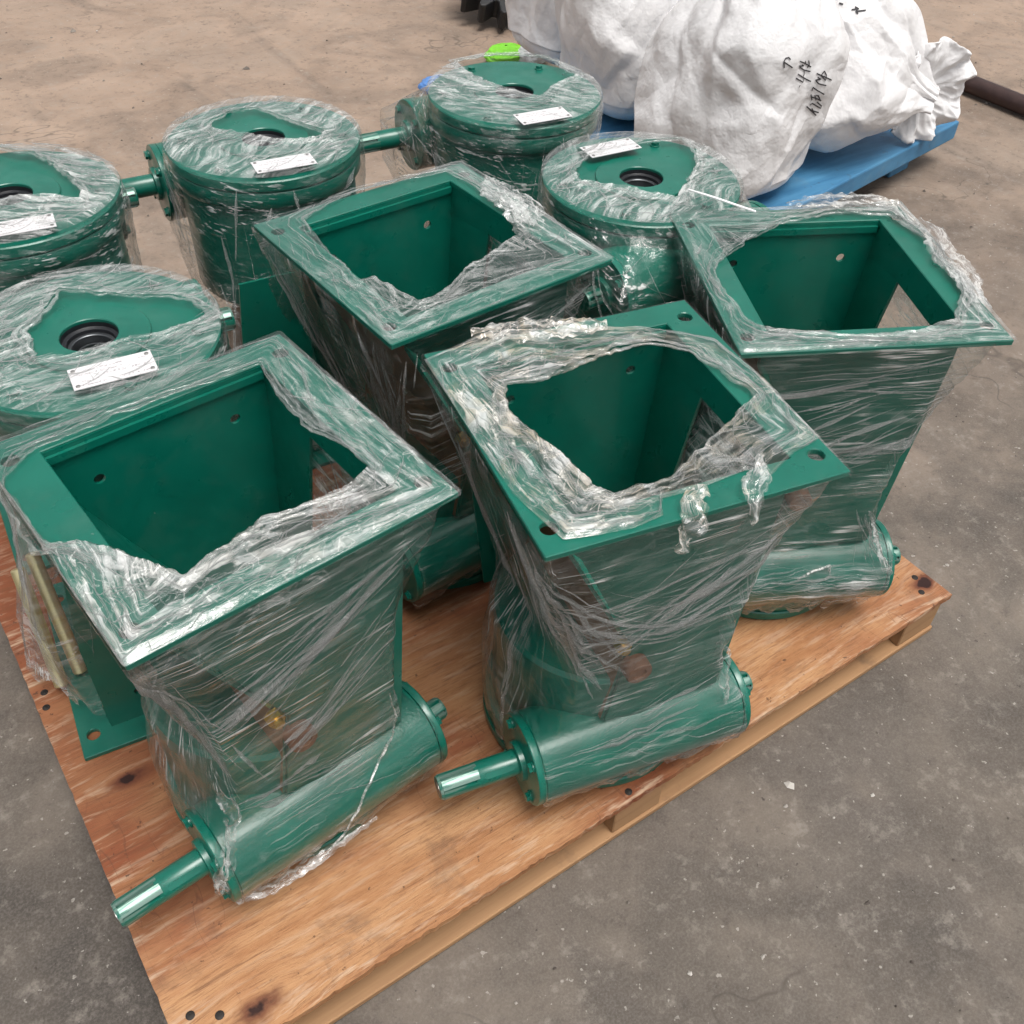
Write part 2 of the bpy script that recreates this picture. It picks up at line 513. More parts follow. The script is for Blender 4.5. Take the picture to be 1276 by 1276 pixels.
class MB:
    def __init__(s):
        s.V, s.F = [], []

    def add(s, V, F):
        n = len(s.V)
        s.V += [tuple(v) for v in V]
        s.F += [tuple(n + i for i in f) for f in F]

    def box(s, x0, x1, y0, y1, z0, z1):
        s.add([(x, y, z) for x in (x0, x1) for y in (y0, y1) for z in (z0, z1)],
              [(0, 1, 3, 2), (4, 6, 7, 5), (0, 4, 5, 1), (2, 3, 7, 6), (0, 2, 6, 4), (1, 5, 7, 3)])

    def lathe(s, prof, axis='Z', o=(0, 0, 0), n=48, closed=False, cap=True):
        """prof: list of (r, t); revolved round axis through o."""
        def P(r, t, a):
            c, q = r * math.cos(a), r * math.sin(a)
            v = {'Z': (c, q, t), 'X': (t, c, q), 'Y': (q, t, c)}[axis]
            return (v[0] + o[0], v[1] + o[1], v[2] + o[2])
        V = [P(r, t, 2 * math.pi * k / n) for r, t in prof for k in range(n)]
        m = len(prof)
        F = []
        for j in range(m if closed else m - 1):
            for k in range(n):
                a, b = j * n + k, j * n + (k + 1) % n
                c, d = ((j + 1) % m) * n + (k + 1) % n, ((j + 1) % m) * n + k
                F.append((a, b, c, d))
        if cap and not closed:
            F.append(tuple(range(n))[::-1])
            F.append(tuple((m - 1) * n + k for k in range(n)))
        s.add(V, F)

    def prism(s, poly, t0, t1, axis='X', o=(0, 0, 0)):
        n = len(poly)
        def P(a, b, t):
            v = {'X': (t, a, b), 'Y': (a, t, b), 'Z': (a, b, t)}[axis]
            return (v[0] + o[0], v[1] + o[1], v[2] + o[2])
        V = [P(a, b, t0) for a, b in poly] + [P(a, b, t1) for a, b in poly]
        F = [tuple(range(n))[::-1], tuple(range(n, 2 * n))] + [(k, (k + 1) % n, n + (k + 1) % n, n + k) for k in range(n)]
        s.add(V, F)

    def mesh(s, name, smooth=False, sharp=35):
        me = bpy.data.meshes.new(name)
        me.from_pydata(s.V, [], s.F)
        bm = bmesh.new()
        bm.from_mesh(me)
        bmesh.ops.recalc_face_normals(bm, faces=bm.faces)
        bm.to_mesh(me)
        bm.free()
        if smooth:
            me.polygons.foreach_set('use_smooth', [True] * len(me.polygons))
            me.set_sharp_from_angle(angle=R(sharp))
        return me


def circ(cx, cy, r, n=20):
    return [(cx + r * math.cos(2 * math.pi * k / n), cy + r * math.sin(2 * math.pi * k / n)) for k in range(n)]


def plate(name, outer, holes, fn0, fn1):
    """flat plate with holes; fn0/fn1 map (a, b) to the two faces."""
    bm = bmesh.new()
    loops = []
    for lp in [outer] + holes:
        vs_ = [bm.verts.new((a, b, 0)) for a, b in lp]
        loops.append(vs_)
        for k in range(len(vs_)):
            bm.edges.new((vs_[k], vs_[(k + 1) % len(vs_)]))
    bmesh.ops.triangle_fill(bm, use_beauty=True, use_dissolve=False, edges=bm.edges[:])
    bm.verts.index_update()
    co = [v.co.copy() for v in bm.verts]
    F = [tuple(v.index for v in f.verts) for f in bm.faces]
    L = [[v.index for v in lp] for lp in loops]
    bm.free()
    n = len(co)
    V = [fn0(c.x, c.y) for c in co] + [fn1(c.x, c.y) for c in co]
    FF = F + [tuple(n + i for i in f[::-1]) for f in F]
    for lp in L:
        for k in range(len(lp)):
            a, b = lp[k], lp[(k + 1) % len(lp)]
            FF.append((a, b, n + b, n + a))
    me = bpy.data.meshes.new(name)
    me.from_pydata([tuple(v) for v in V], [], FF)
    bm = bmesh.new()
    bm.from_mesh(me)
    bmesh.ops.recalc_face_normals(bm, faces=bm.faces)
    bm.to_mesh(me)
    bm.free()
    return me


def bev(o, wd=.0015, seg=2):
    m = o.modifiers.new('edge', 'BEVEL')
    m.width = wd
    m.segments = seg
    m.limit_method = 'ANGLE'
    m.angle_limit = R(40)
    m.harden_normals = False
    return o


# ------------------------------------------------------------------ the yard
GZ = -0.11
def build_ground():
    n = 120
    xs = np.concatenate([np.linspace(-60, -3, 12), np.linspace(-2.5, 7.5, 100), np.linspace(8, 70, 12)])
    ys = np.concatenate([np.linspace(-60, -3, 12), np.linspace(-2.5, 8.5, 110), np.linspace(9, 80, 12)])
    X, Y = np.meshgrid(xs, ys)
    Z = GZ - .004 + .003 * fbm(np.stack([X * .9, Y * .9, X * 0 + 3], -1), 3)
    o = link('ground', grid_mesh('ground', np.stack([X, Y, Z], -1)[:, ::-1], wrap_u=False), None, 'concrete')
    tag(o, 'stained dusty concrete yard under the pallets', None, None, 'structure')
    # loose grit
    rng = random.Random(4)
    mb = MB()
    for k in range(1500):
        if k < 900:
            x, y = rng.uniform(-.5, 3.2), rng.uniform(-1.3, 1.2)
        else:
            x, y = rng.uniform(-1, 5), rng.uniform(1, 5)
        if -.05 < x < 1.55 and -.05 < y < 1.5:
            continue
        s = rng.choice((.0012, .0016, .0022, .003, .0045)) * (1 if y < 1 else 1.5)
        if rng.random() < .02:
            s *= 2.2
        z = GZ - .002
        a = rng.uniform(0, 6.28)
        V = []
        for q in range(5):
            V.append((x + s * math.cos(a + q * 1.257) * rng.uniform(.6, 1.5), y + s * math.sin(a + q * 1.257) * rng.uniform(.5, 1.2), z - .001))
        V.append((x, y, z + s * rng.uniform(.5, .9)))
        mb.add(V, [(q, (q + 1) % 5, 5) for q in range(5)])
    g = link('loose_grit', mb.mesh('loose_grit'), None, 'grit_chip')
    tag(g, 'tiny pale and dark grit crumbs scattered over the concrete', 'grit', None, 'stuff')


def build_pallet():
    W, D = 1.504, 1.50
    p = empty('wooden_pallet', (0, 0, GZ))
    tag(p, 'low wooden pallet with reddish plywood top carrying the green machines', 'pallet')
    zt = -GZ
    # plywood sheet with a slightly splintered edge
    rng = random.Random(2)
    def edge(a, b, n, amp):
        out = []
        for k in range(n):
            t = k / n
            x, y = a[0] + (b[0] - a[0]) * t, a[1] + (b[1] - a[1]) * t
            j = amp * (rng.random() ** 3)
            nx, ny = -(b[1] - a[1]), (b[0] - a[0])
            l = math.hypot(nx, ny)
            out.append((x + nx / l * j, y + ny / l * j))
        return out
    poly = edge((0, 0), (W, 0), 190, .0028) + edge((W, 0), (W, D), 60, .002) + edge((W, D), (0, D), 12, .001) + edge((0, D), (0, 0), 120, .0016)
    me = plate('top_sheet', poly, [], lambda a, b: (a, b, zt), lambda a, b: (a, b, zt - .013))
    bev(link('top_sheet', me, p, 'plywood'), .001, 1)
    # second veneer line under the sheet, set back
    mb = MB(); mb.box(.004, W - .004, .006, D - .004, zt - .020, zt - .0132)
    link('lower_sheet', mb.mesh('lower_sheet'), p, 'pine')
    bmesh_ = MB(); bmesh_.box(0, .10, 0, .12, 0, .0745)
    blk = bmesh_.mesh('block')
    blk.materials.append(MATS['pine'])
    for x in (.004, .695, W - .106):
        for y in (.008, .69, D - .13):
            o = link('block', blk, p)
            o.location = (x, y, .0152)
            bev(o, .002, 1)
    for y in (.004, .684, D - .135):
        mb = MB(); mb.box(.002, W - .004, 0, .135, 0, .0138)
        o = link('bottom_board', mb.mesh('bottom_board'), p, 'pine')
        o.location = (0, y, .001)
        bev(o, .002, 1)
    mb = MB(); mb.lathe([(.0062, -.002), (.0062, .0007), (.004, .0013), (.0005, .0015)], n=14)
    nm = mb.mesh('nail', True); nm.materials.append(MATS['nail'])
    for x, y in ((.028, .079), (.060, .058), (.721, .015), (.779, .028), (1.478, .068), (1.458, .036), (.014, .668), (.02, .70), (.74, .06), (.50, .44), (.52, .47)):
        o = link('nail', nm, p)
        o.location = (x, y, zt)
    return p


# ------------------------------------------------------------------ geared hopper: parts in the upright frame (base on z=0, worm towards -y, long shaft towards -x)
HT = 0.6237
WY, WZ = -.13, .11
SHARED = {}


def spline_section(r, n=6, depth=.0052):
    out = []
    for k in range(n):
        a = 2 * math.pi * k / n
        for da, rr in ((-.36, r), (-.12, r), (.0, r), (.12, r), (.36, r), (.40, r - depth), (.60, r - depth)):
            out.append((rr * math.cos(a + da), rr * math.sin(a + da)))
    return out


def hopper_meshes():
    S = SHARED
    hw, op_x, op_y = .2, .145, .154
    holes = [circ(sx * .178, sy * .160, .0105, 20) for sx in (-1, 1) for sy in (-1, 1)]
    S['flange'] = plate('flange', [(-hw, -hw), (hw, -hw), (hw, hw), (-hw, hw)],
                        [[(-op_x, -op_y), (op_x, -op_y), (op_x, op_y), (-op_x, op_y)]] + holes,
                        lambda a, b: (a, b, HT), lambda a, b: (a, b, HT - .009))
    yb = op_y - .001
    S['back_panel'] = plate('back_panel', [(-.149, HT - .003), (.149, HT - .003), (.149, .56), (.145, .186), (-.125, .186), (-.149, .42)],
                            [circ(-.092, .552, .0075, 16), circ(.096, .556, .0075, 16)],
                            lambda a, b: (a, yb, b), lambda a, b: (a, yb + .005, b))
    S['front_panel'] = plate('front_panel', [(-.149, HT - .01), (.149, HT - .01), (.149, .56), (.126, .186), (-.06, .186), (-.035, .345), (-.13, .552), (-.149, .575)],
                             [], lambda a, b: (a, -yb, b), lambda a, b: (a, -yb - .005, b))
    # left panel: collar then a slope inwards
    prof = [(-.146, HT - .003), (-.146, .57), (-.037, .345), (-.06, .186)]
    V, F = [], []
    for x, z in prof:
        for y in (-yb + .0006, yb - .0006):
            V.append((x, y, z))
    for x, z in prof:
        for y in (-yb + .0006, yb - .0006):
            V.append((x - .0045, y, z - .001))
    m = len(prof)
    for k in range(m - 1):
        F.append((2 * k, 2 * k + 1, 2 * k + 3, 2 * k + 2))
        F.append((2 * m + 2 * k, 2 * m + 2 * k + 2, 2 * m + 2 * k + 3, 2 * m + 2 * k + 1))
        F.append((2 * k, 2 * k + 2, 2 * m + 2 * k + 2, 2 * m + 2 * k))
        F.append((2 * k + 1, 2 * m + 2 * k + 1, 2 * m + 2 * k + 3, 2 * k + 3))
    S['left_panel'] = mesh('left_panel', V, F)
    # right panel with the tall discharge window
    xr = lambda z: .146 - max(0., .56 - z) * (.021 / .374)
    S['right_panel'] = plate('right_panel', [(-yb, HT - .003), (yb, HT - .003), (yb, .56), (yb, .186), (-yb, .186), (-yb, .56)],
                             [[(.045, .572), (-.118, .572), (-.128, .30), (.075, .30)]],
                             lambda a, b: (xr(b), a, b), lambda a, b: (xr(b) + .0045, a, b))
    mb = MB(); mb.box(-op_x + .001, op_x - .001, yb - .005, yb - .0002, HT - .020, HT - .0095)
    S['weld_lip'] = mb.mesh('weld_lip')
    mb = MB()
    mb.lathe([(.152, .058), (.156, .062), (.158, .066), (.158, .258), (.153, .265), (.02, .265)], n=72)
    S['drum'] = mb.mesh('drum', True)
    mb = MB()
    mb.lathe([(.1665, .0245), (.1695, .0265), (.1705, .028), (.1705, .052), (.168, .056), (.156, .060), (.150, .060), (.150, .0245)], n=80, closed=True)
    S['drum_rim'] = mb.mesh('drum_rim', True)
    # cover with raised ring and bore
    mb = MB()
    mb.lathe([(.038, .024), (.038, .0012), (.0392, 0), (.0792, 0), (.0805, .0012), (.0808, .0042), (.1695, .0042), (.1718, .006), (.1722, .009), (.1722, .021), (.170, .0235), (.165, .024)], n=96, closed=True)
    S['cover'] = mb.mesh('cover', True, 30)
    mb = MB()
    mb.lathe([(.0378, .005), (.0378, .03), (.033, .03), (.0318, .017), (.0325, .0135), (.035, .0125), (.0372, .0115)], n=48, closed=True)
    S['seal'] = mb.mesh('seal', True, 30)
    mb = MB()
    mb.lathe([(.0325, .03), (.0325, .019), (.031, .018), (.027, .018), (.026, .019), (.026, .04), (.0325, .04)], n=48, closed=True)
    mb.lathe([(.024, .05), (.024, .03), (.0225, .0285), (.019, .0285), (.019, .05)], n=40, closed=True)
    S['bearing_race'] = mb.mesh('bearing_race', True, 30)
    mb = MB(); mb.lathe([(.036, .06), (.0355, .058)], n=32)
    S['bore_floor'] = mb.mesh('bore_floor')
    # hex bolt, head towards +z from 0
    mb = MB()
    mb.prism(circ(0, 0, .0075, 6), .002, .0075, 'Z')
    mb.lathe([(.0092, -.001), (.0092, .002), (.0085, .0024)], n=20)
    S['bolt'] = mb.mesh('bolt')
    # worm housing
    mb = MB()
    mb.lathe([(.062, -.165), (.0685, -.165), (.070, -.1635), (.070, .1635), (.0685, .165), (.062, .165)], 'X', (0, WY, WZ), n=64)
    S['worm_housing'] = mb.mesh('worm_housing', True)
    mb = MB()
    mb.box(-.125, .125, WY + .03, -.05, .066, .168)
    S['worm_web'] = mb.mesh('worm_web')
    for nm, sg in (('cap_long', -1), ('cap_short', 1)):
        mb = MB()
        pr = [(.0700, .1655), (.0705, .1665), (.0705, .1755), (.0695, .177), (.034, .177), (.031, .1785), (.030, .186), (.026, .187), (.01, .187)]
        mb.lathe([(r, sg * t) for r, t in pr], 'X', (0, WY, WZ), n=56)
        S[nm] = mb.mesh(nm, True, 30)
    mb = MB()
    mb.lathe([(.0195, -.18), (.0195, -.246), (.0178, -.249), (.0175, -.252)], 'X', (0, WY, WZ), n=40)
    S['shaft_long'] = mb.mesh('shaft_long', True)
    mb = MB()
    mb.prism(spline_section(.0192), -.303, -.247, 'X', (0, WY, WZ))
    mb.lathe([(.0185, -.303), (.0172, -.307), (.012, -.3072)], 'X', (0, WY, WZ), n=30)
    S['spline_long'] = mb.mesh('spline_long', True, 30)
    mb = MB(); mb.lathe([(.0105, -.3066), (.0105, -.3079), (.009, -.3080)], 'X', (0, WY, WZ), n=20)
    S['shaft_face'] = mb.mesh('shaft_face')
    mb = MB()
    mb.prism(spline_section(.0185), .18, .213, 'X', (0, WY, WZ))
    mb.lathe([(.0178, .213), (.0165, .2165), (.012, .2167)], 'X', (0, WY, WZ), n=30)
    S['spline_short'] = mb.mesh('spline_short', True, 30)
    # key slot: rounded bar let into the shaft
    mb = MB()
    kp = [(-.19 - .006 * math.cos(a) * 0 - .045 * k, 0) for k, a in ()]
    pts = [(-.197 + .0045 * math.cos(t), .0045 * math.sin(t)) for t in np.linspace(-math.pi / 2, math.pi / 2, 7)] + \
          [(-.236 + .0045 * math.cos(t), .0045 * math.sin(t)) for t in np.linspace(math.pi / 2, 3 * math.pi / 2, 7)]
    ca, sa = math.cos(R(40)), math.sin(R(40))
    V = []
    for rr in (.0165, .0199):
        for x, t in pts:
            V.append((x, WY - rr * ca + t * sa, WZ + rr * sa + t * ca))
    n = len(pts)
    mb.add(V, [tuple(range(n)), tuple(range(n, 2 * n))] + [(k, (k + 1) % n, n + (k + 1) % n, n + k) for k in range(n)])
    S['key'] = mb.mesh('key')
    mb = MB(); mb.lathe([(.0185, -.154), (.0195, -.157), (.0195, -.176), (.018, -.179), (.010, -.179), (.009, -.176)], 'Y', (-.03, 0, .308), n=28)
    S['rust_plug'] = mb.mesh('rust_plug', True)
    mb = MB()
    mb.prism(circ(0, 0, .0115, 6), -.168, -.154, 'Y', (-.055, 0, .362))
    mb.lathe([(.007, -.168), (.007, -.174), (.005, -.175)], 'Y', (-.055, 0, .362), n=16)
    S['brass_nut'] = mb.mesh('brass_nut')
    mat = dict(flange='green_paint', back_panel='green_paint', front_panel='green_paint', left_panel='brown_face', right_panel='green_paint', weld_lip='green_paint',
               drum='green_cast', drum_rim='green_cast', cover='green_paint', seal='bearing_black', bearing_race='bearing_steel', bore_floor='bearing_black', bolt='green_cast',
               worm_housing='green_cast', worm_web='green_cast', cap_long='green_paint', cap_short='green_paint', shaft_long='green_paint', spline_long='worn_spline',
               shaft_face='bare_steel', spline_short='worn_spline', key='green_cast', rust_plug='rust_plug', brass_nut='brass')
    for k, v in mat.items():
        S[k].materials.append(MATS[v])
    S['left_panel'].materials.append(MATS['green_paint'])
    for q_, pl_ in enumerate(S['left_panel'].polygons):
        pl_.material_index = 0 if q_ % 4 == 1 else 1


def bolt_on(parent, loc, nrm):
    o = link('bolt', SHARED['bolt'], parent)
    o.location = loc
    o.rotation_euler = Vector(nrm).to_track_quat('Z', 'Y').to_euler()
    return o


def make_hopper(loc, rot, label, upright, seed):
    S = SHARED
    u = empty('geared_hopper', loc, rot)
    tag(u, label, 'gearbox', 'green hopper gearboxes wrapped in film on the pallet')
    L = lambda nm, key, par=u: link(nm, S[key], par)
    bev(L('flange', 'flange'), .0012, 1)
    for k in ('back_panel', 'front_panel', 'left_panel', 'right_panel'):
        L(k, k)
    L('weld_lip', 'weld_lip')
    dr = L('drum', 'drum')
    L('drum_rim', 'drum_rim', dr)
    wh = L('worm_housing', 'worm_housing')
    L('housing_web', 'worm_web', wh)
    for key, sg in (('cap_long', -1), ('cap_short', 1)):
        c = L('end_cap', key)
        for k in range(4):
            a = math.pi / 4 + k * math.pi / 2
            bolt_on(c, (sg * .177, WY + .056 * math.cos(a), WZ + .056 * math.sin(a)), (sg, 0, 0))
    sh = L('input_shaft', 'shaft_long')
    L('splined_end', 'spline_long', sh)
    L('shaft_face', 'shaft_face', sh)
    L('shaft_key', 'key', sh)
    L('stub_shaft', 'spline_short')
    if upright:
        L('rusty_plug', 'rust_plug')['label'] = 'rusty brown round plug'
        L('brass_nut', 'brass_nut')
        L('cover', 'cover')
    else:
        cv = L('cover', 'cover')
        L('seal', 'seal', cv)
        L('bearing_race', 'bearing_race', cv)
        L('bore_floor', 'bore_floor', cv)
        for k in range(6):
            a = R(20 + 60 * k)
            bolt_on(cv, (.142 * math.cos(a), .142 * math.sin(a), .0044), (0, 0, -1))
    return u


# ------------------------------------------------------------------ stretch film
def hull(pts):
    pts = sorted(set((round(a, 5), round(b, 5)) for a, b in pts))
    def half(ps):
        h = []
        for q in ps:
            while len(h) > 1 and (h[-1][0] - h[-2][0]) * (q[1] - h[-2][1]) - (h[-1][1] - h[-2][1]) * (q[0] - h[-2][0]) <= 0:
                h.pop()
            h.append(q)
        return h
    return half(pts)[:-1] + half(pts[::-1])[:-1]


def ray_poly(th, poly):
    """distance from the origin to a polygon round it, for each angle."""
    P = np.array([q[:2] for q in poly])
    Q = np.roll(P, -1, 0)
    out = np.full(len(th), -1.)
    d = np.stack([np.cos(th), np.sin(th)], -1)
    for a, b in zip(P, Q):
        e = b - a
        den = d[:, 0] * e[1] - d[:, 1] * e[0]
        den = np.where(np.abs(den) < 1e-9, 1e-9, den)
        t = (a[0] * e[1] - a[1] * e[0]) / den
        s = (a[0] * d[:, 1] - a[1] * d[:, 0]) / den
        ok = (t > 0) & (s >= -1e-6) & (s <= 1 + 1e-6)
        out = np.where(ok & (t > out), t, out)
    bad = out < 0
    if bad.any():
        out[bad] = np.interp(th[bad], th[~bad], out[~bad], period=2 * math.pi)
    return out


def gear_hull(sy, xl=.166, xr=.166, r=.1725, yw=.204):
    return hull(circ(0, 0, r, 60) + [(-xl, sy * yw), (xr, sy * yw), (-xl, sy * .12), (xr, sy * .12)])


def film_side(name, parent, M, sections, seed, mat, vertf, densf, nt=340, nv=92, amp=.0045, ragged=.02, clear=lambda z: 1.):
    """taut film lofted through (z, polygon) sections, top first."""
    th = np.linspace(-math.pi, math.pi, nt, endpoint=False)
    zs = np.array([s[0] for s in sections])
    Rr = np.array([ray_poly(th, s[1]) for s in sections])
    tt = np.concatenate([[0], np.cumsum(np.abs(np.diff(zs)))])
    tt /= tt[-1]
    v = np.linspace(0, 1, nv)
    Rg = np.stack([np.interp(v, tt, Rr[:, k]) for k in range(nt)], 1)
    Zg = np.interp(v, tt, zs)[:, None] * np.ones((1, nt))
    # ragged lower hem
    c3 = np.stack([np.cos(th) * 3, np.sin(th) * 3, th * 0 + seed], -1)
    hem = ragged * fbm(c3 * 2.2, 3)
    Zg = Zg + hem[None] * (v[:, None] ** 4)
    X, Y = Rg * np.cos(th), Rg * np.sin(th)
    arc = np.concatenate([[0], np.cumsum(np.hypot(np.diff(X[nv // 3]), np.diff(Y[nv // 3])))])
    U = np.ones((nv, 1)) * arc[None]
    Vv = Zg
    VT = np.clip(vertf(X, Y, Zg, th[None] + 0 * Zg), 0, 1)
    # pulled folds
    fA = ridge(np.stack([U * 3.5 + seed, (Vv - U * .25) * 34, U * 0 + seed], -1), 2)
    fB = ridge(np.stack([U * 36 + Vv * 6, Vv * 3, U * 0 + seed + 9], -1), 2)
    big = fbm(np.stack([X * 7, Y * 7, Zg * 7 + seed], -1), 2)
    fld = (fA * (1 - VT) + fB * VT)
    k = sst(0, .06, v)[:, None]
    off = amp * (fld * .9 + big * .7) * k * (.45 + .55 * clear(Zg)) + .0015
    off = off * (1 - .3 * 0)
    rr = 1 + off / np.maximum(Rg, .05)
    P = np.stack([X * rr, Y * rr, Zg + .3 * amp * big * k], -1)
    dens = densf(X, Y, Zg, th[None] + 0 * Zg) + .10 * sst(.55, .95, fld) + .35 * sst(.9, 1, v)[:, None]
    pz = fbm(np.stack([X * 11, Y * 11, Zg * 11 + seed * 2], -1), 2)
    actg = np.clip((.12 + .95 * sst(-.15, .45, pz)) * clear(Zg), 0, 1)
    bnd = fbm(np.stack([U * 2.6 + seed, (Vv - U * .28) * 13, U * 0 + seed], -1), 2) * (1 - VT) + fbm(np.stack([U * 16, Vv * 2.2, U * 0 + seed], -1), 2) * VT
    dens = dens + .26 * sst(.12, .6, bnd) * clear(Zg)
    if M is not None:
        Pm = P.reshape(-1, 3) @ np.array(M.to_3x3()).T + np.array(M.translation)
        P = Pm.reshape(P.shape)
    me = grid_mesh(name, P, True, np.stack([U, Vv], -1), dict(dens=np.clip(dens, 0, 1), vert=VT, dirt=0 * VT + .1, act=actg))
    o = link(name, me, parent, mat)
    FILMS[parent.name] = (th, P)
    PZ[parent.name] = np.interp(v, tt, zs)
    return o


FILMS = {}


def film_top(name, parent, M, outer, inner, z, seed, mat, nt=420, nb=26, base=.03, dirt=.3, crump=.006, lift=.003, gain=1., swirl=None):
    """sheet folded over a rim: from the outer outline to the torn inner edge."""
    cx = np.mean([q[0] for q in inner])
    cyy = np.mean([q[1] for q in inner])
    th = np.linspace(-math.pi, math.pi, nt, endpoint=False)
    sh = lambda poly: [(q[0] - cx, q[1] - cyy) for q in poly]
    ro = ray_poly(th, sh(outer))
    ri = ray_poly(th, sh(inner))
    an = np.array([math.atan2(q[1] - cyy, q[0] - cx) for q in inner])
    wv = np.array([q[2] for q in inner])
    o_ = np.argsort(an)
    wt = np.interp(th, an[o_], wv[o_], period=2 * math.pi)
    cir = np.stack([np.cos(th), np.sin(th), th * 0 + seed], -1)
    ri = ri + .0045 * fbm(cir * 4.5, 3)
    ri = np.minimum(ri, ro * .985)
    bb = np.linspace(0, 1, nb)[:, None]
    rad = ro[None] * (1 - bb) + ri[None] * bb
    X, Y = cx + rad * np.cos(th), cyy + rad * np.sin(th)
    arc = np.concatenate([[0], np.cumsum(np.hypot(np.diff(X[-1]), np.diff(Y[-1])))])
    U = np.ones((nb, 1)) * arc[None]
    wdt = np.abs(ro - ri)[None] * bb
    c1 = ridge(np.stack([X * 20, Y * 20, X * 0 + seed], -1), 2)
    c2 = ridge(np.stack([U * 9, wdt * 75 + fbm(cir * 4, 2)[None] * 1.6, U * 0 + seed + 4], -1), 3)
    UVT = np.stack([U, wdt * 1.], -1)
    if swirl is not None:
        wq = fbm(np.stack([X * 6, Y * 6, X * 0 + seed + 3], -1), 2)
        al = X * math.cos(swirl) + Y * math.sin(swirl) + .02 * wq
        ac = -X * math.sin(swirl) + Y * math.cos(swirl) + .035 * wq
        c2 = ridge(np.stack([al * 7, ac * 40, U * 0 + seed + 4], -1), 3)
        UVT = np.stack([al, ac], -1)
    c3 = ridge(np.stack([X * 75, Y * 75, X * 0 + seed + 2], -1), 2)
    amp = crump * (.25 + 1.1 * wt[None])
    edge = sst(0, .12, bb) * 1.
    Z = z + lift + amp * edge * (.5 * c1 + .6 * c2 + .12 * c3 + .55) + (.003 + .005 * wt[None]) * bb ** 5
    # small in-plane jitter so that folds overlap
    j1, j2 = fbm(np.stack([X * 30, Y * 30, X * 0 + seed + 7], -1), 2), fbm(np.stack([X * 30, Y * 30, X * 0 + seed + 8], -1), 2)
    jit = .55 * amp * edge * (1 - .5 * bb)
    X2, Y2 = X + jit * j1, Y + jit * j2
    dens = base + gain * wt[None] * (.22 + .62 * sst(.05, .8, c2) + .45 * sst(.2, .9, c1)) + .16 * sst(.93, 1., bb)
    dens = dens * (0.55 + .45 * edge)
    me = grid_mesh(name, np.stack([X2, Y2, Z], -1) if M is None else (np.stack([X2, Y2, Z], -1).reshape(-1, 3) @ np.array(M.to_3x3()).T + np.array(M.translation)).reshape(nb, nt, 3),
                   True, UVT, dict(dens=np.clip(dens, 0, 1), vert=U * 0, dirt=U * 0 + dirt, act=U * 0 + .12))
    o = link(name, me, parent, mat)
    top_pleats(o, M, th, X2, Y2, Z, wt, swirl, seed, mat)
    # bunched roll along the torn edge, thick where much film is gathered
    nr = 14
    ph = np.linspace(0, 2 * math.pi, nr, endpoint=False)[:, None]
    rolls = []
    for q, (sft, wsc) in enumerate(((.0, 1.), (.011, .8))):
        rr = .0010 + wsc * .0036 * np.clip(wt - .18, 0, 1) * (1 + .35 * fbm(cir * 5 + 3 * q, 3))
        rr = np.maximum(rr, .0009)
        rc = ri + sft + .004 * fbm(cir * 6 + 11 * q, 3)
        tw = 6 * fbm(cir * 1.5 + q, 2)
        fold = 1 + .6 * ridge(np.stack([np.cos(ph + tw) * 2.2 + arc * 0, np.sin(ph + tw) * 2.2 + arc * 0, arc * 10 + ph * 0 + seed + q], -1), 3)
        rad2 = rr[None] * fold
        a = rc[None] + rad2 * np.cos(ph) * 1.35
        zz = z + lift + .003 + rr[None] * .8 + rad2 * np.sin(ph) * .85
        PX, PY = cx + a * np.cos(th), cyy + a * np.sin(th)
        P = np.stack([PX, PY, zz], -1)
        if M is not None:
            P = (P.reshape(-1, 3) @ np.array(M.to_3x3()).T + np.array(M.translation)).reshape(nr, nt, 3)
        dn = .05 + .42 * gain * wt[None] * sst(.5, 1.5, fold)
        me = grid_mesh('film_roll', P, True, np.stack([arc[None] + 0 * ph, ph * rr[None]], -1), dict(dens=np.clip(dn, 0, 1), vert=dn * 0, dirt=dn * 0 + dirt, act=dn * 0 + .2), wrap_v=True)
        link('film_roll', me, o, mat)
    return o


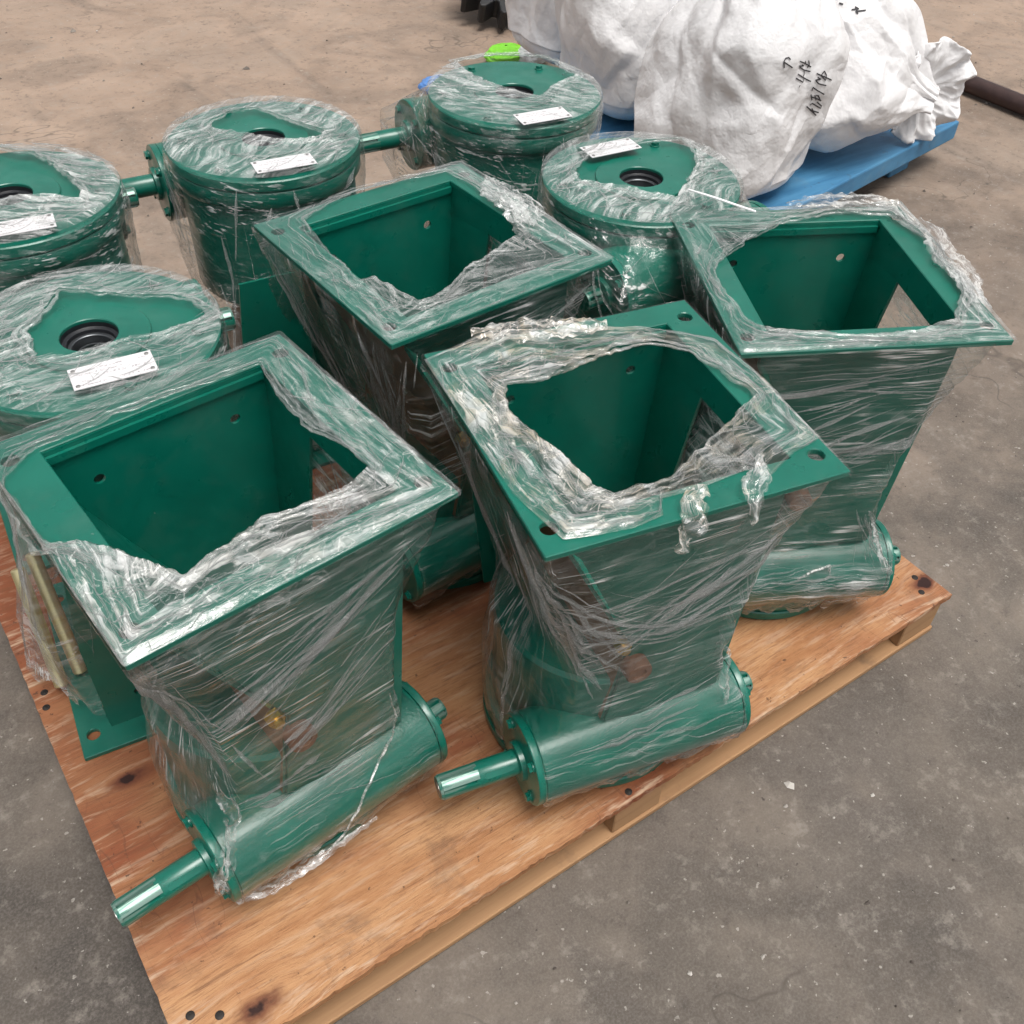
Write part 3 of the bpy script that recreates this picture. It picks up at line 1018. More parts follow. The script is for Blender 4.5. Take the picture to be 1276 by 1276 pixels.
def top_pleats(parent, M, th, X, Y, Z, wt, swirl, seed, mat):
    """short pulled creases lying on a rim sheet."""
    nb, nt = X.shape
    rng = np.random.RandomState(int(seed * 7) + 3)
    V, F, D = [], [], []
    G = np.stack([X, Y, Z], -1)
    for _ in range(300):
        i, b0 = rng.randint(nt), rng.uniform(.08, .97)
        if rng.rand() > .35 + .9 * wt[i]:
            continue
        n = 12
        s = np.linspace(0, 1, n)
        if swirl is None or rng.rand() < .25:
            di = rng.uniform(.01, .07) * nt * rng.choice((-1, 1))
            db = rng.normal() * .22
        else:
            p0 = np.array([X[int(b0 * (nb - 1)), i], Y[int(b0 * (nb - 1)), i]])
            di = db = None
            an = swirl + rng.normal() * .45
            L = rng.uniform(.02, .09)
        if di is not None:
            ti = (i + di * s) % nt
            bi = np.clip(b0 + db * s + .03 * np.sin(s * 5), .02, .98) * (nb - 1)
            v0, i0 = np.clip(bi.astype(int), 0, nb - 2), ti.astype(int) % nt
            fv, ft = (bi - v0)[:, None], (ti - np.floor(ti))[:, None]
            i1 = (i0 + 1) % nt
            Q = (G[v0, i0] * (1 - ft) + G[v0, i1] * ft) * (1 - fv) + (G[v0 + 1, i0] * (1 - ft) + G[v0 + 1, i1] * ft) * fv
        else:
            xy = p0[None] + np.stack([np.cos(an + .5 * (s - .5)), np.sin(an + .5 * (s - .5))], -1) * (s[:, None] - .5) * L
            d2 = (X[None, ::3, ::3] - xy[:, 0, None, None]) ** 2 + (Y[None, ::3, ::3] - xy[:, 1, None, None]) ** 2
            k = d2.reshape(n, -1).argmin(1)
            if d2.reshape(n, -1).min(1).max() > .008 ** 2:
                continue
            zz = Z[::3, ::3].reshape(-1)[k]
            zz = np.convolve(np.pad(zz, 2, 'edge'), np.ones(5) / 5, 'valid')
            Q = np.stack([xy[:, 0], xy[:, 1], zz + .0012], -1)
        T = np.gradient(Q, axis=0)
        Sd = np.cross(T, [0, 0, 1.])
        Sd /= np.linalg.norm(Sd, axis=1)[:, None] + 1e-9
        w_ = rng.uniform(.0006, .0024) * (1 if rng.rand() < .85 else 2.2) * np.sin(math.pi * np.linspace(.03, .97, n)) ** .7
        hg = w_ * rng.uniform(.4, 1.)
        c0 = len(V)
        up = np.array([0, 0, 1.])
        for q in range(n):
            V += [Q[q] + Sd[q] * w_[q] * .5 + up * .0006, Q[q] + up * (.0006 + hg[q]), Q[q] - Sd[q] * w_[q] * .5 + up * .0006]
        dd = rng.uniform(.3, .95)
        D += [dd * .5, dd, dd * .5] * n
        for q in range(n - 1):
            c = c0 + 3 * q
            F += [(c, c + 1, c + 4, c + 3), (c + 1, c + 2, c + 5, c + 4)]
    if not V:
        return
    if M is not None:
        V = np.array(V) @ np.array(M.to_3x3()).T + np.array(M.translation)
    me = mesh('film_pleats', V, F, True)
    for k, v in (('dens', D), ('act', [.8] * len(V))):
        a_ = me.attributes.new(k, 'FLOAT', 'POINT')
        a_.data.foreach_set('value', np.asarray(v, np.float32))
    me.uv_layers.new(name='UVMap')
    o = link('film_pleats', me, parent, mat)
    o['kind'] = 'stuff'


SQ = [(-.2025, -.2025), (.2025, -.2025), (.2025, .2025), (-.2025, .2025)]


def vert_upright(X, Y, Z, th):
    # hanging folds on the left side (-x), pulled-round streaks elsewhere
    return sst(.02, .09, -X - .9 * np.abs(Y + .02) * 1.0 + .02 * 0) * 1.0


def dens_upright(seed, k=1.):
    def f(X, Y, Z, th):
        n = fbm(np.stack([X * 9, Y * 9, Z * 9 + seed], -1), 3)
        return k * (.015 + .13 * sst(.1, .8, n)) + .38 * sst(.07, .11, X) * sst(.25, .34, Z) * sst(-.14, -.1, Y) * sst(.1, .02, Y)
    return f


def wrap_upright(u, seed, mat, inner, outer=None, sections=None, dirt=.3, base=.04, crump=.006, gain=1., k=1., clear=lambda z: .35 + .65 * sst(.17, .25, z)):
    waist = [(-.130, -.186), (.100, -.186), (.135, .165), (-.125, .165)]
    low = hull(circ(0, 0, .1615, 60) + [(-.140, -.174), (.110, -.176)])
    gz = lambda z: gear_hull(-1, yw=WY * -1 + math.sqrt(max(0, .0735 ** 2 - (z - WZ) ** 2)))
    sec = sections or [(HT - .002, SQ), (HT - .012, [(-.2015, -.2015), (.168, -.2015), (.168, .2015), (-.2015, .2015)]), (.325, waist), (.262, low), (.215, low), (.168, gz(.160)), (.15, gz(.15)), (.13, gz(.13)), (.105, gz(.11)), (.075, gz(.075)), (.055, gz(.055)), (.03, [(a * .97, b * .97) for a, b in gz(.05)])]
    film_side('stretch_film', u, None, sec, seed, mat, vert_upright, dens_upright(seed, k), clear=clear)
    film_top('rim_film', u, None, outer or SQ, inner, HT, seed + 1, mat, dirt=dirt, base=base, crump=crump, gain=gain)


def wrap_inverted(u, Mi, sy, seed, mat, inner, xl=.166, xr=.166, foot=None, mid=None, swirl=0.):
    gh = gear_hull(sy, xl, xr)
    top = circ(0, 0, .1745, 72)
    sec = [(HT + .001, top), (HT - .012, circ(0, 0, .1755, 72)), (.545, gh), (.44, gh), (.30, mid or [(-.15, -.15), (.15, -.15), (.15, .15), (-.15, .15)]),
           (.05, foot or [(-.17, -.17), (.17, -.17), (.17, .17), (-.17, .17)])]
    def vf(X, Y, Z, th):
        return sst(.50, .34, Z) * sst(-.3, .5, fbm(np.stack([X * 4, Y * 4, Z * 2 + seed], -1), 2)) + .2
    def df(X, Y, Z, th):
        n = fbm(np.stack([X * 9, Y * 9, Z * 9 + seed], -1), 3)
        return .02 + .14 * sst(.1, .8, n) + .05 * sst(.42, .3, Z)
    film_side('stretch_film', u, Mi, sec, seed, mat, vf, df, ragged=.03)
    film_top('rim_film', u, Mi, top, inner, HT, seed + 1, mat, base=.04, dirt=.06, crump=.0045, gain=.95, lift=.005, swirl=swirl)


def name_plate(u, Mi, cx, cyy, rz, seed):
    w_, h_ = .104, .045
    n = 8
    V, F, UV = [], [], []
    rng = random.Random(seed)
    til, cur = rng.uniform(-.01, .04), .0
    for top in (1, 0):
        for j in (0, 1):
            for i in range(n + 1):
                x = (i / n - .5) * w_
                y = (j - .5) * h_
                z = HT + .0095 + til * y + cur * math.cos(x / w_ * 6) + (0.0005 if top else -.0005)
                a, b = x * math.cos(rz) - y * math.sin(rz), x * math.sin(rz) + y * math.cos(rz)
                V.append(Mi @ Vector((cx + a, cyy + b, z)))
                UV.append((i / n, j))
    m = n + 1
    for i in range(n):
        F.append((i, i + 1, m + i + 1, m + i))
        F.append((2 * m + i, 3 * m + i, 3 * m + i + 1, 2 * m + i + 1))
        F.append((i, 2 * m + i, 2 * m + i + 1, i + 1))
        F.append((m + i, m + i + 1, 3 * m + i + 1, 3 * m + i))
    F += [(0, m, 3 * m, 2 * m), (n, 2 * m + n, 3 * m + n, m + n)]
    me = mesh('name_plate', V, F)
    lay = me.uv_layers.new(name='UVMap')
    for l in me.loops:
        lay.data[l.index].uv = UV[l.vertex_index]
    o = link('name_plate', me, u, 'name_plate')
    for sx in (-1, 1):
        for sy in (-1, 1):
            mb = MB()
            x, y = sx * (w_ / 2 - .006), sy * (h_ / 2 - .006)
            a, b = x * math.cos(rz) - y * math.sin(rz), x * math.sin(rz) + y * math.cos(rz)
            z = HT + .0103 + til * y + cur * math.cos(x / w_ * 6)
            mb.lathe([(.0028, z - .0006), (.0028, z + .0006), (.0015, z + .0012)], 'Z', (cx + a, cyy + b, 0), n=12)
            r_ = mb.mesh('rivet', True)
            r_.transform(Mi)
            link('rivet', r_, o, 'bare_steel')
    return o


def strand(parent, pts, r, seed, mat, dens=.6, dirt=.2, n=60, M=None):
    """twisted, crumpled string of film through pts."""
    P = np.array(pts, float)
    t = np.concatenate([[0], np.cumsum(np.linalg.norm(np.diff(P, axis=0), axis=1))])
    s = np.linspace(0, t[-1], n)
    C = np.stack([np.interp(s, t, P[:, k]) for k in range(3)], -1)
    C = C + r * 1.3 * np.stack([fbm(np.stack([s * 30, s * 0 + seed + q, s * 0], -1), 3) for q in (0, 7, 13)], -1)
    T = np.gradient(C, axis=0)
    T /= np.linalg.norm(T, axis=1)[:, None] + 1e-9
    A = np.cross(T, [.3, .1, 1.])
    A /= np.linalg.norm(A, axis=1)[:, None] + 1e-9
    B = np.cross(T, A)
    ph = np.linspace(0, 2 * math.pi, 12, endpoint=False)
    env = np.sin(np.pi * np.clip(s / t[-1], 0.03, .97)) ** .35
    G = np.stack([np.cos(ph)[None] + 0 * s[:, None], np.sin(ph)[None] + 0 * s[:, None], s[:, None] * 16 + 0 * ph[None] + seed], -1)
    rr = r * env[:, None] * (1 + .6 * ridge(G * np.array([2., 2., 1.]), 2) + .35 * fbm(G * .7 + 4, 2))
    Q = C[:, None] + A[:, None] * (rr * np.cos(ph))[..., None] + B[:, None] * (rr * np.sin(ph) * .7)[..., None]
    if M is not None:
        Q = (Q.reshape(-1, 3) @ np.array(M.to_3x3()).T + np.array(M.translation)).reshape(Q.shape)
    z = rr * 0
    me = grid_mesh('film_strand', Q, True, np.stack([z + ph[None] * r, z + s[:, None]], -1), dict(dens=z + dens, vert=z, dirt=z + dirt, act=z + .3))
    return link('film_strand', me, parent, mat)


def pleats(parent, fans, seed, mat, wmax=.0040):
    """thin pulled pleats standing on the film: fans of (th0, z0, th1, z1, spread, count, sag) in film coordinates."""
    th, P = FILMS[parent.name]
    nv, nt = P.shape[:2]
    rng = np.random.RandomState(seed)
    zrow = np.linspace(0, 1, nv)
    tz = PZ[parent.name]
    V, F, D = [], [], []
    for (t0, z0, t1, z1, s0, s1, cnt, sag) in fans:
        for _ in range(int(cnt * .72 + .5)):
            a = np.array([t0 + rng.normal() * s0[0], z0 + rng.normal() * s0[1]])
            b = np.array([t1 + rng.normal() * s1[0], z1 + rng.normal() * s1[1]])
            u0, u1 = sorted(rng.uniform(0, 1, 2))
            if u1 - u0 < .25:
                u0, u1 = max(0, u0 - .2), min(1, u1 + .25)
            n = 18
            s = np.linspace(u0, u1, n)
            L = a[None] * (1 - s[:, None]) + b[None] * s[:, None]
            L[:, 1] -= sag * 4 * s * (1 - s)
            L[:, 1] += .002 * np.sin(s * rng.uniform(4, 12) + rng.uniform(0, 6))
            vi = np.interp(L[:, 1], tz[::-1], np.arange(nv)[::-1])
            ti = ((L[:, 0] + math.pi) / (2 * math.pi) * nt) % nt
            v0 = np.clip(vi.astype(int), 0, nv - 2)
            fv = (vi - v0)[:, None]
            i0 = ti.astype(int) % nt
            i1 = (i0 + 1) % nt
            ft = (ti - np.floor(ti))[:, None]
            Q = (P[v0, i0] * (1 - ft) + P[v0, i1] * ft) * (1 - fv) + (P[v0 + 1, i0] * (1 - ft) + P[v0 + 1, i1] * ft) * fv
            du = P[v0, (i0 + 3) % nt] - P[v0, (i0 - 3) % nt]
            dv = P[np.minimum(v0 + 2, nv - 1), i0] - P[np.maximum(v0 - 2, 0), i0]
            N = np.cross(dv, du)
            N /= np.linalg.norm(N, axis=1)[:, None] + 1e-9
            out = P[v0, i0] - P.mean((0, 1))
            out[:, 2] = 0
            N *= np.sign((N * out).sum(1) + 1e-9)[:, None]
            T = np.gradient(Q, axis=0)
            T /= np.linalg.norm(T, axis=1)[:, None] + 1e-9
            S = np.cross(T, N)
            w_ = wmax * (rng.uniform(.2, 1.) ** 1.6 if rng.rand() < .86 else rng.uniform(1.2, 2.8)) * np.sin(math.pi * np.linspace(.02, .98, n)) ** .7
            w_ = w_ * (.75 + .35 * np.sin(np.linspace(0, rng.uniform(4, 14), n)))
            w_ = np.maximum(w_, .00012)
            hgt = w_ * rng.uniform(.4, .9)
            base = len(V)
            for k in range(n):
                V += [Q[k] + S[k] * w_[k] * .5 + N[k] * .0007, Q[k] + N[k] * (.0007 + hgt[k]), Q[k] - S[k] * w_[k] * .5 + N[k] * .0007]
            dd = rng.uniform(.15, .8)
            D += [dd * .6, dd, dd * .6] * n
            for k in range(n - 1):
                c = base + 3 * k
                F += [(c, c + 1, c + 4, c + 3), (c + 1, c + 2, c + 5, c + 4)]
    me = mesh('film_pleats', V, F, True)
    for k, v in (('dens', D), ('act', [.9] * len(V))):
        at_ = me.attributes.new(k, 'FLOAT', 'POINT')
        at_.data.foreach_set('value', np.asarray(v, np.float32))
    me.uv_layers.new(name='UVMap')
    o = link('film_pleats', me, parent, mat)
    o['kind'] = 'stuff'
    return o


PZ = {}


def fth(x, y=-.19):
    return math.atan2(y, x)


def crumple(parent, pts, width, seed, mat, dens=.5, dirt=.2, amp=.008, n=120, m=30):
    """loose crumpled flap of film lying along pts."""
    P = np.array(pts, float)
    t = np.concatenate([[0], np.cumsum(np.linalg.norm(np.diff(P, axis=0), axis=1))])
    s = np.linspace(0, t[-1], n)
    C = np.stack([np.interp(s, t, P[:, k]) for k in range(3)], -1)
    for _ in range(8):
        C[1:-1] = (C[:-2] + 2 * C[1:-1] + C[2:]) / 4
    T = np.gradient(C, axis=0)
    T /= np.linalg.norm(T, axis=1)[:, None] + 1e-9
    A = np.cross(T, [0., 0., 1.])
    A /= np.linalg.norm(A, axis=1)[:, None] + 1e-9
    N = np.cross(A, T)
    q = np.linspace(-1, 1, m)
    e1 = fbm(np.stack([s * 35, s * 0 + seed, s * 0], -1), 3)
    e2 = fbm(np.stack([s * 35, s * 0 + seed + 5, s * 0], -1), 3)
    env = np.sin(math.pi * np.clip(s / t[-1], .02, .98)) ** .45
    hw = width * .5 * env
    lat = np.where(q[None] < 0, q[None] * (hw * (1 + .4 * e1))[:, None], q[None] * (hw * (1 + .4 * e2))[:, None])
    G = np.stack([s[:, None] + 0 * lat, lat, 0 * lat + seed], -1)
    wp = fbm(G * 30, 2)[..., None]
    c1 = ridge(G * np.array([24, 42, 1.]) + .5 * wp, 3)
    c2 = ridge(G * np.array([70, 110, 1.]) + .4 * wp, 2)
    arch = (1 - q[None] ** 2)
    hh = amp * (.9 * c1 + .18 * c2 + .9 * arch)
    lat2 = lat + amp * .8 * fbm(G * 55 + 3, 2)
    Q = C[:, None] + A[:, None] * lat2[..., None] + N[:, None] * hh[..., None]
    dn = dens * (.35 + .75 * sst(.0, .8, c1) + .3 * sst(.3, .9, c2))
    z = dn * 0
    me = grid_mesh('film_flap', Q, False, np.stack([z + s[:, None], z + lat], -1), dict(dens=np.clip(dn, 0, 1), vert=z, dirt=z + dirt, act=z + .3))
    return link('film_flap', me, parent, mat)


# ------------------------------------------------------------------ sacks and background things
def unproj_dir(px, py):
    f = 1247.286
    return (cf * f + cr * (px - 638) - cu * (py - 638)).normalized()


def tri_noise(u, v, seed):
    """value noise interpolated linearly over triangles: flat facets, sharp folds."""
    s = (u + v) * .366
    a, c = u + s, v + s
    i, j = np.floor(a).astype(int), np.floor(c).astype(int)
    fa, fc = a - i, c - j
    hv = lambda ii, jj: _hv[_perm[(_perm[(ii + 40 * seed) & 255] + jj) & 255]]
    up = fa > fc
    return np.where(up, hv(i, j) * (1 - fa) + hv(i + 1, j) * (fa - fc) + hv(i + 1, j + 1) * fc,
                    hv(i, j) * (1 - fc) + hv(i, j + 1) * (fc - fa) + hv(i + 1, j + 1) * fa)


_hv = np.random.RandomState(5).uniform(-1, 1, 256)


def bag_mesh(name, h, rx, ry, seed, bulge=.35, pinch=.22, lean=(0, 0), dent=.05, pleat=.05, sq=3.4, twist=.0, nt=330, nz=210, npleat=9):
    th = np.linspace(0, 2 * math.pi, nt, endpoint=False)[None]
    t = np.linspace(0, 1, nz)[:, None]
    sup = (np.abs(np.cos(th)) ** sq + np.abs(np.sin(th)) ** sq) ** (-1 / sq)
    prof = np.where(t < .10, np.sqrt(np.clip(1 - ((.10 - t) / .10) ** 2, 0, 1)) * .93 + .0, .93 + .12 * np.exp(-((t - bulge) / .22) ** 2) - .08 * 0)
    prof = prof * (1 - (1 - pinch) * sst(.52, 1.0, t) ** 1.15)
    prof = np.maximum(prof, .012)
    mixs = sst(.2, .9, t)
    sup = sup * (1 - mixs) + 1 * mixs
    dx, dy = np.cos(th + twist * t), np.sin(th + twist * t)
    X, Y = rx * prof * sup * dx, ry * prof * sup * dy
    Z = h * t + 0 * th
    P = np.stack([X, Y, Z], -1)
    s = (rx + ry) / 2
    body = sst(.02, .15, t)
    q = P / s
    big = fbm(q * 1.25 + seed, 2)
    wx = fbm(q * 1.6 + seed + 5, 2)
    sx_ = q + np.stack([.45 * q[..., 2], -.35 * q[..., 2], 0 * q[..., 2]], -1)
    cre = ridge(sx_ * np.array([1.25, 1.25, .6]) + .35 * wx[..., None] + seed + 9, 2)
    sy_ = q + np.stack([-.6 * q[..., 2], .5 * q[..., 2], 0 * q[..., 2]], -1)
    cre2 = ridge(sy_ * np.array([3.4, 3.4, 1.1]) + .4 * wx[..., None] + seed + 19, 2)
    pl = ridge(np.stack([dx * npleat * .32 + 0 * t, dy * npleat * .32 + 0 * t, 1.1 * t + wx * .35 + seed], -1), 2)
    off = s * body * (dent * .45 * big) + s * pleat * pl * (.02 + .8 * sst(.4, .9, t))
    thu = (th - R(50)) % (2 * math.pi)
    uu, vv = thu * s + .03 * wx, Z + .03 * wx
    si = int(seed)
    fac_ = .075 * tri_noise(uu * 5.2 + .5 * vv * 3.4, vv * 1.7, si) + .030 * tri_noise(uu * 10 - vv * 3.5, vv * 3.2, si + 1) + .004 * tri_noise(uu * 20 + 6 * vv, vv * 13, si + 2)
    off = off + fac_ * body * (.6 + .4 * sst(.0, .5, t)) * min(1., s / .22)
    # sharp creases: long pleats running down from the tied mouth, short buckles across the belly
    rg = np.random.RandomState(int(seed * 10))
    for k in range(26):
        if k < 12:
            a0, c0 = rg.uniform(0, 2 * math.pi), 1.02
            a1, c1 = a0 + rg.normal() * .35, rg.uniform(.25, .75)
            A_, w_ = rg.uniform(.5, 1.) * .13, rg.uniform(.014, .035)
        else:
            a0, c0 = rg.uniform(0, 2 * math.pi), rg.uniform(.08, .7)
            a1, c1 = a0 + rg.normal() * .55, c0 + rg.normal() * .22
            A_, w_ = rg.uniform(.4, 1.) * .09 * rg.choice((-1, 1, 1)), rg.uniform(.010, .026)
        dth = (th - a0 + math.pi) % (2 * math.pi) - math.pi
        ux, uy = (a1 - a0) * s, (c1 - c0) * h
        L2 = ux * ux + uy * uy + 1e-6
        xx, yy = dth * s, (t - c0) * h
        pr_ = np.clip((xx * ux + yy * uy) / L2, 0, 1)
        dd = np.hypot(xx - pr_ * ux, yy - pr_ * uy)
        tap = np.sin(math.pi * np.clip(pr_, .0, 1)) ** .5 if k >= 12 else (1 - pr_) ** .6
        off = off - s * A_ * tap * np.exp(-np.sqrt(dd ** 2 + .004 ** 2) / w_) * body
    nl = np.sqrt(X ** 2 + Y ** 2) + 1e-6
    fac = np.minimum(1, prof * 2.2)
    P[..., 0] += off * X / nl * fac + lean[0] * t[..., 0:1] ** 1.5
    P[..., 1] += off * Y / nl * fac + lean[1] * t[..., 0:1] ** 1.5
    P[..., 2] += s * dent * .2 * wx * body
    P[..., 2] = np.maximum(P[..., 2], 0)
    return P


def put_bag(P, loc, label, group, R3=None):
    if R3 is not None:
        P = (P.reshape(-1, 3) @ np.array(R3).T).reshape(P.shape)
    me = grid_mesh('sack_body', P[:, ::-1], True)
    u = empty('woven_sack', loc)
    tag(u, label, 'sack', group)
    o = link('sack_body', me, u, 'woven_white')
    return u, o, P


def strokes_on(parent, P, loc, strokes, width, name='handwriting', lift=.002):
    """marker strokes laid on the sack's surface."""
    V = P.reshape(-1, 3) + np.array(loc)
    nr, nc = P.shape[:2]
    F = [(j * nc + i, j * nc + (i + 1) % nc, (j + 1) * nc + (i + 1) % nc, (j + 1) * nc + i) for j in range(nr - 1) for i in range(nc)]
    bv = BVHTree.FromPolygons([Vector(v) for v in V], F)
    mb = MB()
    for st in strokes:
        pts = []
        for a, b in zip(st[:-1], st[1:]):
            n = max(2, int(math.hypot(b[0] - a[0], b[1] - a[1]) / 1.2))
            for k in range(n):
                pts.append((a[0] + (b[0] - a[0]) * k / n, a[1] + (b[1] - a[1]) * k / n))
        pts.append(st[-1])
        W3 = []
        for x, y in pts:
            d = unproj_dir(x, y)
            hit, nrm, _, _ = bv.ray_cast(CP, d)
            if hit is None:
                continue
            if nrm.dot(d) > 0:
                nrm = -nrm
            W3.append((hit + nrm * lift, nrm))
        for k in range(len(W3)):
            pass
        if len(W3) < 2:
            continue
        Vv = []
        for k, (q, nn) in enumerate(W3):
            t = (W3[min(k + 1, len(W3) - 1)][0] - W3[max(k - 1, 0)][0])
            sd_ = t.cross(nn)
            sd_ = sd_.normalized() * width * .5 if sd_.length > 1e-9 else Vector((width * .5, 0, 0))
            Vv += [q + sd_ - Vector(loc), q - sd_ - Vector(loc)]
        mb.add(Vv, [(2 * k, 2 * k + 1, 2 * k + 3, 2 * k + 2) for k in range(len(W3) - 1)])
    if mb.V:
        link(name, mb.mesh(name), parent, 'marker_ink')


def build_background():
    # blue board pallet under the sacks
    zt = .035
    p = empty('blue_pallet', (0, 0, GZ))
    tag(p, 'blue painted board pallet holding the white sacks', 'pallet')
    A, B = np.array([3.30, 1.37]), np.array([2.16, 1.192])
    e = (B - A) / np.linalg.norm(B - A)
    nn = np.array([e[1], -e[0]])
    if nn[1] < 0:
        nn = -nn
    C_, D_ = B + nn * 1.2, A + nn * 1.2
    poly = [tuple(A), tuple(B), tuple(C_), tuple(D_)]
    me = plate('deck_board', poly, [], lambda a, b: (a, b, zt - GZ), lambda a, b: (a, b, zt - GZ - .062))
    bev(link('deck_board', me, p, 'blue_board'), .006, 2)
    for k, (s, d) in enumerate(((.16, .06), (.60, .06), (.95, .06), (.16, 1.0), (.95, 1.0))):
        c = A + e * s + nn * d
        q = [c, c + e * .12, c + e * .12 + nn * .12, c + nn * .12]
        me = plate('foot_block', [tuple(v) for v in q], [], lambda a, b: (a, b, zt - GZ - .0625), lambda a, b: (a, b, .0))
        bev(link('foot_block', me, p, 'blue_board'), .004, 1)

    grp = 'white woven sacks on the blue pallet'
    # front sack with the writing
    P = bag_mesh('b', .78, .215, .215, 3.1, .3, .2, lean=(.10, .02), dent=.075, pleat=.09)
    loc3 = (2.24, 1.45, zt)
    u3, o3, P3 = put_bag(P, loc3, 'full white sack in front, with rows of handwritten marker characters', grp)
    zz = lambda L: [(960 + x / 12.76, 50 + y / 12.76) for x, y in L]
    W = [[(315, 310), (285, 275), (235, 290), (210, 340), (215, 440)], [(215, 350), (345, 435)],
         [(460, 335), (545, 370), (640, 425)], [(600, 320), (612, 380), (580, 435)], [(545, 330), (560, 385), (620, 400)],
         [(490, 390), (525, 410), (450, 410), (460, 430), (525, 475), (630, 495)], [(525, 475), (535, 530), (510, 580)],
         [(430, 540), (520, 600), (640, 655)], [(400, 600), (510, 670), (530, 590)], [(465, 710), (450, 745)],
         [(730, 530), (850, 580), (965, 635)], [(850, 490), (800, 560), (870, 640), (885, 560), (850, 490)],
         [(745, 590), (800, 620), (710, 630), (760, 690), (880, 720)], [(655, 800), (670, 745), (730, 790), (850, 860)],
         [(640, 860), (655, 950)], [(650, 900), (720, 920), (800, 960)], [(700, 870), (720, 950)], [(750, 870), (790, 960)], [(720, 870), (770, 890)],
         [(620, 1030), (660, 1000), (790, 1080), (805, 1040), (735, 980)], [(570, 1050), (640, 1110), (760, 1150)], [(620, 1100), (720, 1195)], [(650, 1080), (690, 1160)]]
    strokes_on(u3, P3, loc3, [zz(s) for s in W], .0033)
    # sack behind left of it
    P = bag_mesh('b', 1.0, .215, .21, 8.4, .3, .4, lean=(-.02, .10), dent=.06, pleat=.05)
    loc2 = (2.36, 2.02, zt)
    u2, o2, P2 = put_bag(P, loc2, 'tall white sack with a short scribble, left of the sack with rows of writing', grp)
    zz = lambda L: [(840 + x / 7.975, y / 7.975) for x, y in L]
    strokes_on(u2, P2, loc2, [zz(s) for s in [[(40, 315), (70, 260), (120, 220), (125, 250), (100, 345), (130, 310)], [(155, 240), (140, 285)]]], .004)
    zz = lambda L: [(620 + x / 4.253, y / 4.253) for x, y in L]
    strokes_on(u2, P2, loc2, [zz(s) for s in [[(905, 492), (962, 535), (915, 712), (900, 650), (905, 492)], [(925, 572), (940, 600)]]], .0035, 'printed_tag')
    # left-most
    P = bag_mesh('b', .95, .205, .20, 14.2, .3, .45, lean=(0, .06), dent=.055, pleat=.045)
    put_bag(P, (2.46, 2.50, zt), 'plain white sack farthest left, standing behind the wrapped green drum', grp)
    # right sack, lying, mouth gathered and tied
    P = bag_mesh('b', .60, .235, .235, 21.7, .38, .2, lean=(0, 0), dent=.07, pleat=.06, sq=2.4)
    b0, b1 = Vector((2.66, 1.62, .36)), Vector((2.98, 1.36, .20))
    ax = (b1 - b0).normalized()
    qx = ax.to_track_quat('Z', 'Y').to_matrix()
    locr = tuple(b0 - ax * .10)
    u4, o4, P4 = put_bag(P, locr, 'white sack lying at the right, its mouth gathered into a frill', grp, qx)
    # frill
    nt, nr = 260, 26
    th = np.linspace(0, 2 * math.pi, nt, endpoint=False)[None]
    r = np.linspace(0, 1, nr)[:, None]
    cir = np.stack([np.cos(th) + 0 * r, np.sin(th) + 0 * r, 0 * th + 2 * r * .3], -1)
    pl = ridge(cir * 2.6 + 3, 2) + .6 * np.sin(9 * th + 2 * fbm(cir * 1.2, 2))
    rad = .03 + .125 * r ** .8 * (1 + .16 * fbm(cir * 1.4 + 8, 2))
    zz_ = .075 * r ** 1.5 - .06 * r ** 3 + .030 * pl * r ** 1.2
    Pf = np.stack([rad * np.cos(th), rad * np.sin(th), zz_], -1)
    fn = (ax * .55 + Vector((-.62, -.62, .30))).normalized()
    Pf = (Pf.reshape(-1, 3) @ np.array(fn.to_track_quat('Z', 'Y').to_matrix()).T + np.array(Vector((3.02, 1.37, .195)) - Vector(locr))).reshape(Pf.shape)
    me = grid_mesh('gathered_mouth', Pf, True)
    of = link('gathered_mouth', me, u4, 'woven_white')
    sm = of.modifiers.new('thick', 'SOLIDIFY')
    sm.thickness = .004
    zz = lambda L: [(880 + x / 3.222, y / 3.222) for x, y in L]
    for st_ in ([[(583, 40), (612, 37), (598, 28), (608, 56), (600, 47), (640, 42)]], [[(505, 6), (517, 10)]], [[(533, 13), (549, 18)]]):
        strokes_on(u4, P4, locr, [zz(s) for s in st_], .0045)

    # toothed wheel lying on the yard
    g = empty('toothed_wheel', (2.80, 3.40, GZ))
    tag(g, 'black toothed wheel lying on the concrete at the top edge', 'wheel')
    n = 17
    prof = []
    for k in range(n):
        a = 2 * math.pi * k / n
        for da, rr in ((0., .20), (.085, .262), (.14, .275), (.20, .262), (.285, .20)):
            prof.append((rr * math.cos(a + da), rr * math.sin(a + da)))
    me = plate('gear_rim', prof, [circ(0, 0, .09, 32)], lambda a, b: (a, b, .085), lambda a, b: (a * 1.0, b, .0))
    bev(link('gear_rim', me, g, 'black_rubber'), .006, 2)
    mb = MB()
    g.rotation_euler = (R(16), R(-6), .2)
    g.location.z = GZ + .085
    mb.lathe([(.085, .02), (.085, .11), (.075, .12), (.03, .12), (.03, .02)], n=40, closed=True)
    link('hub', mb.mesh('hub', True), g, 'olive_hub')
    # steel bar
    a, b = Vector((3.90, 2.2, GZ + .034)), Vector((3.91, 1.1, GZ + .034))
    d = b - a
    mb = MB()
    L = d.length
    mb.lathe([(.026, 0), (.033, .003), (.034, .01), (.034, L - .01), (.033, L - .003), (.026, L)], 'X', n=32)
    o = link('steel_bar', mb.mesh('steel_bar', True), None, 'rod_steel')
    o.location = a
    o.rotation_euler = d.to_track_quat('X', 'Z').to_euler()
    tag(o, 'dark brown round steel bar lying beyond the blue pallet', 'bar')
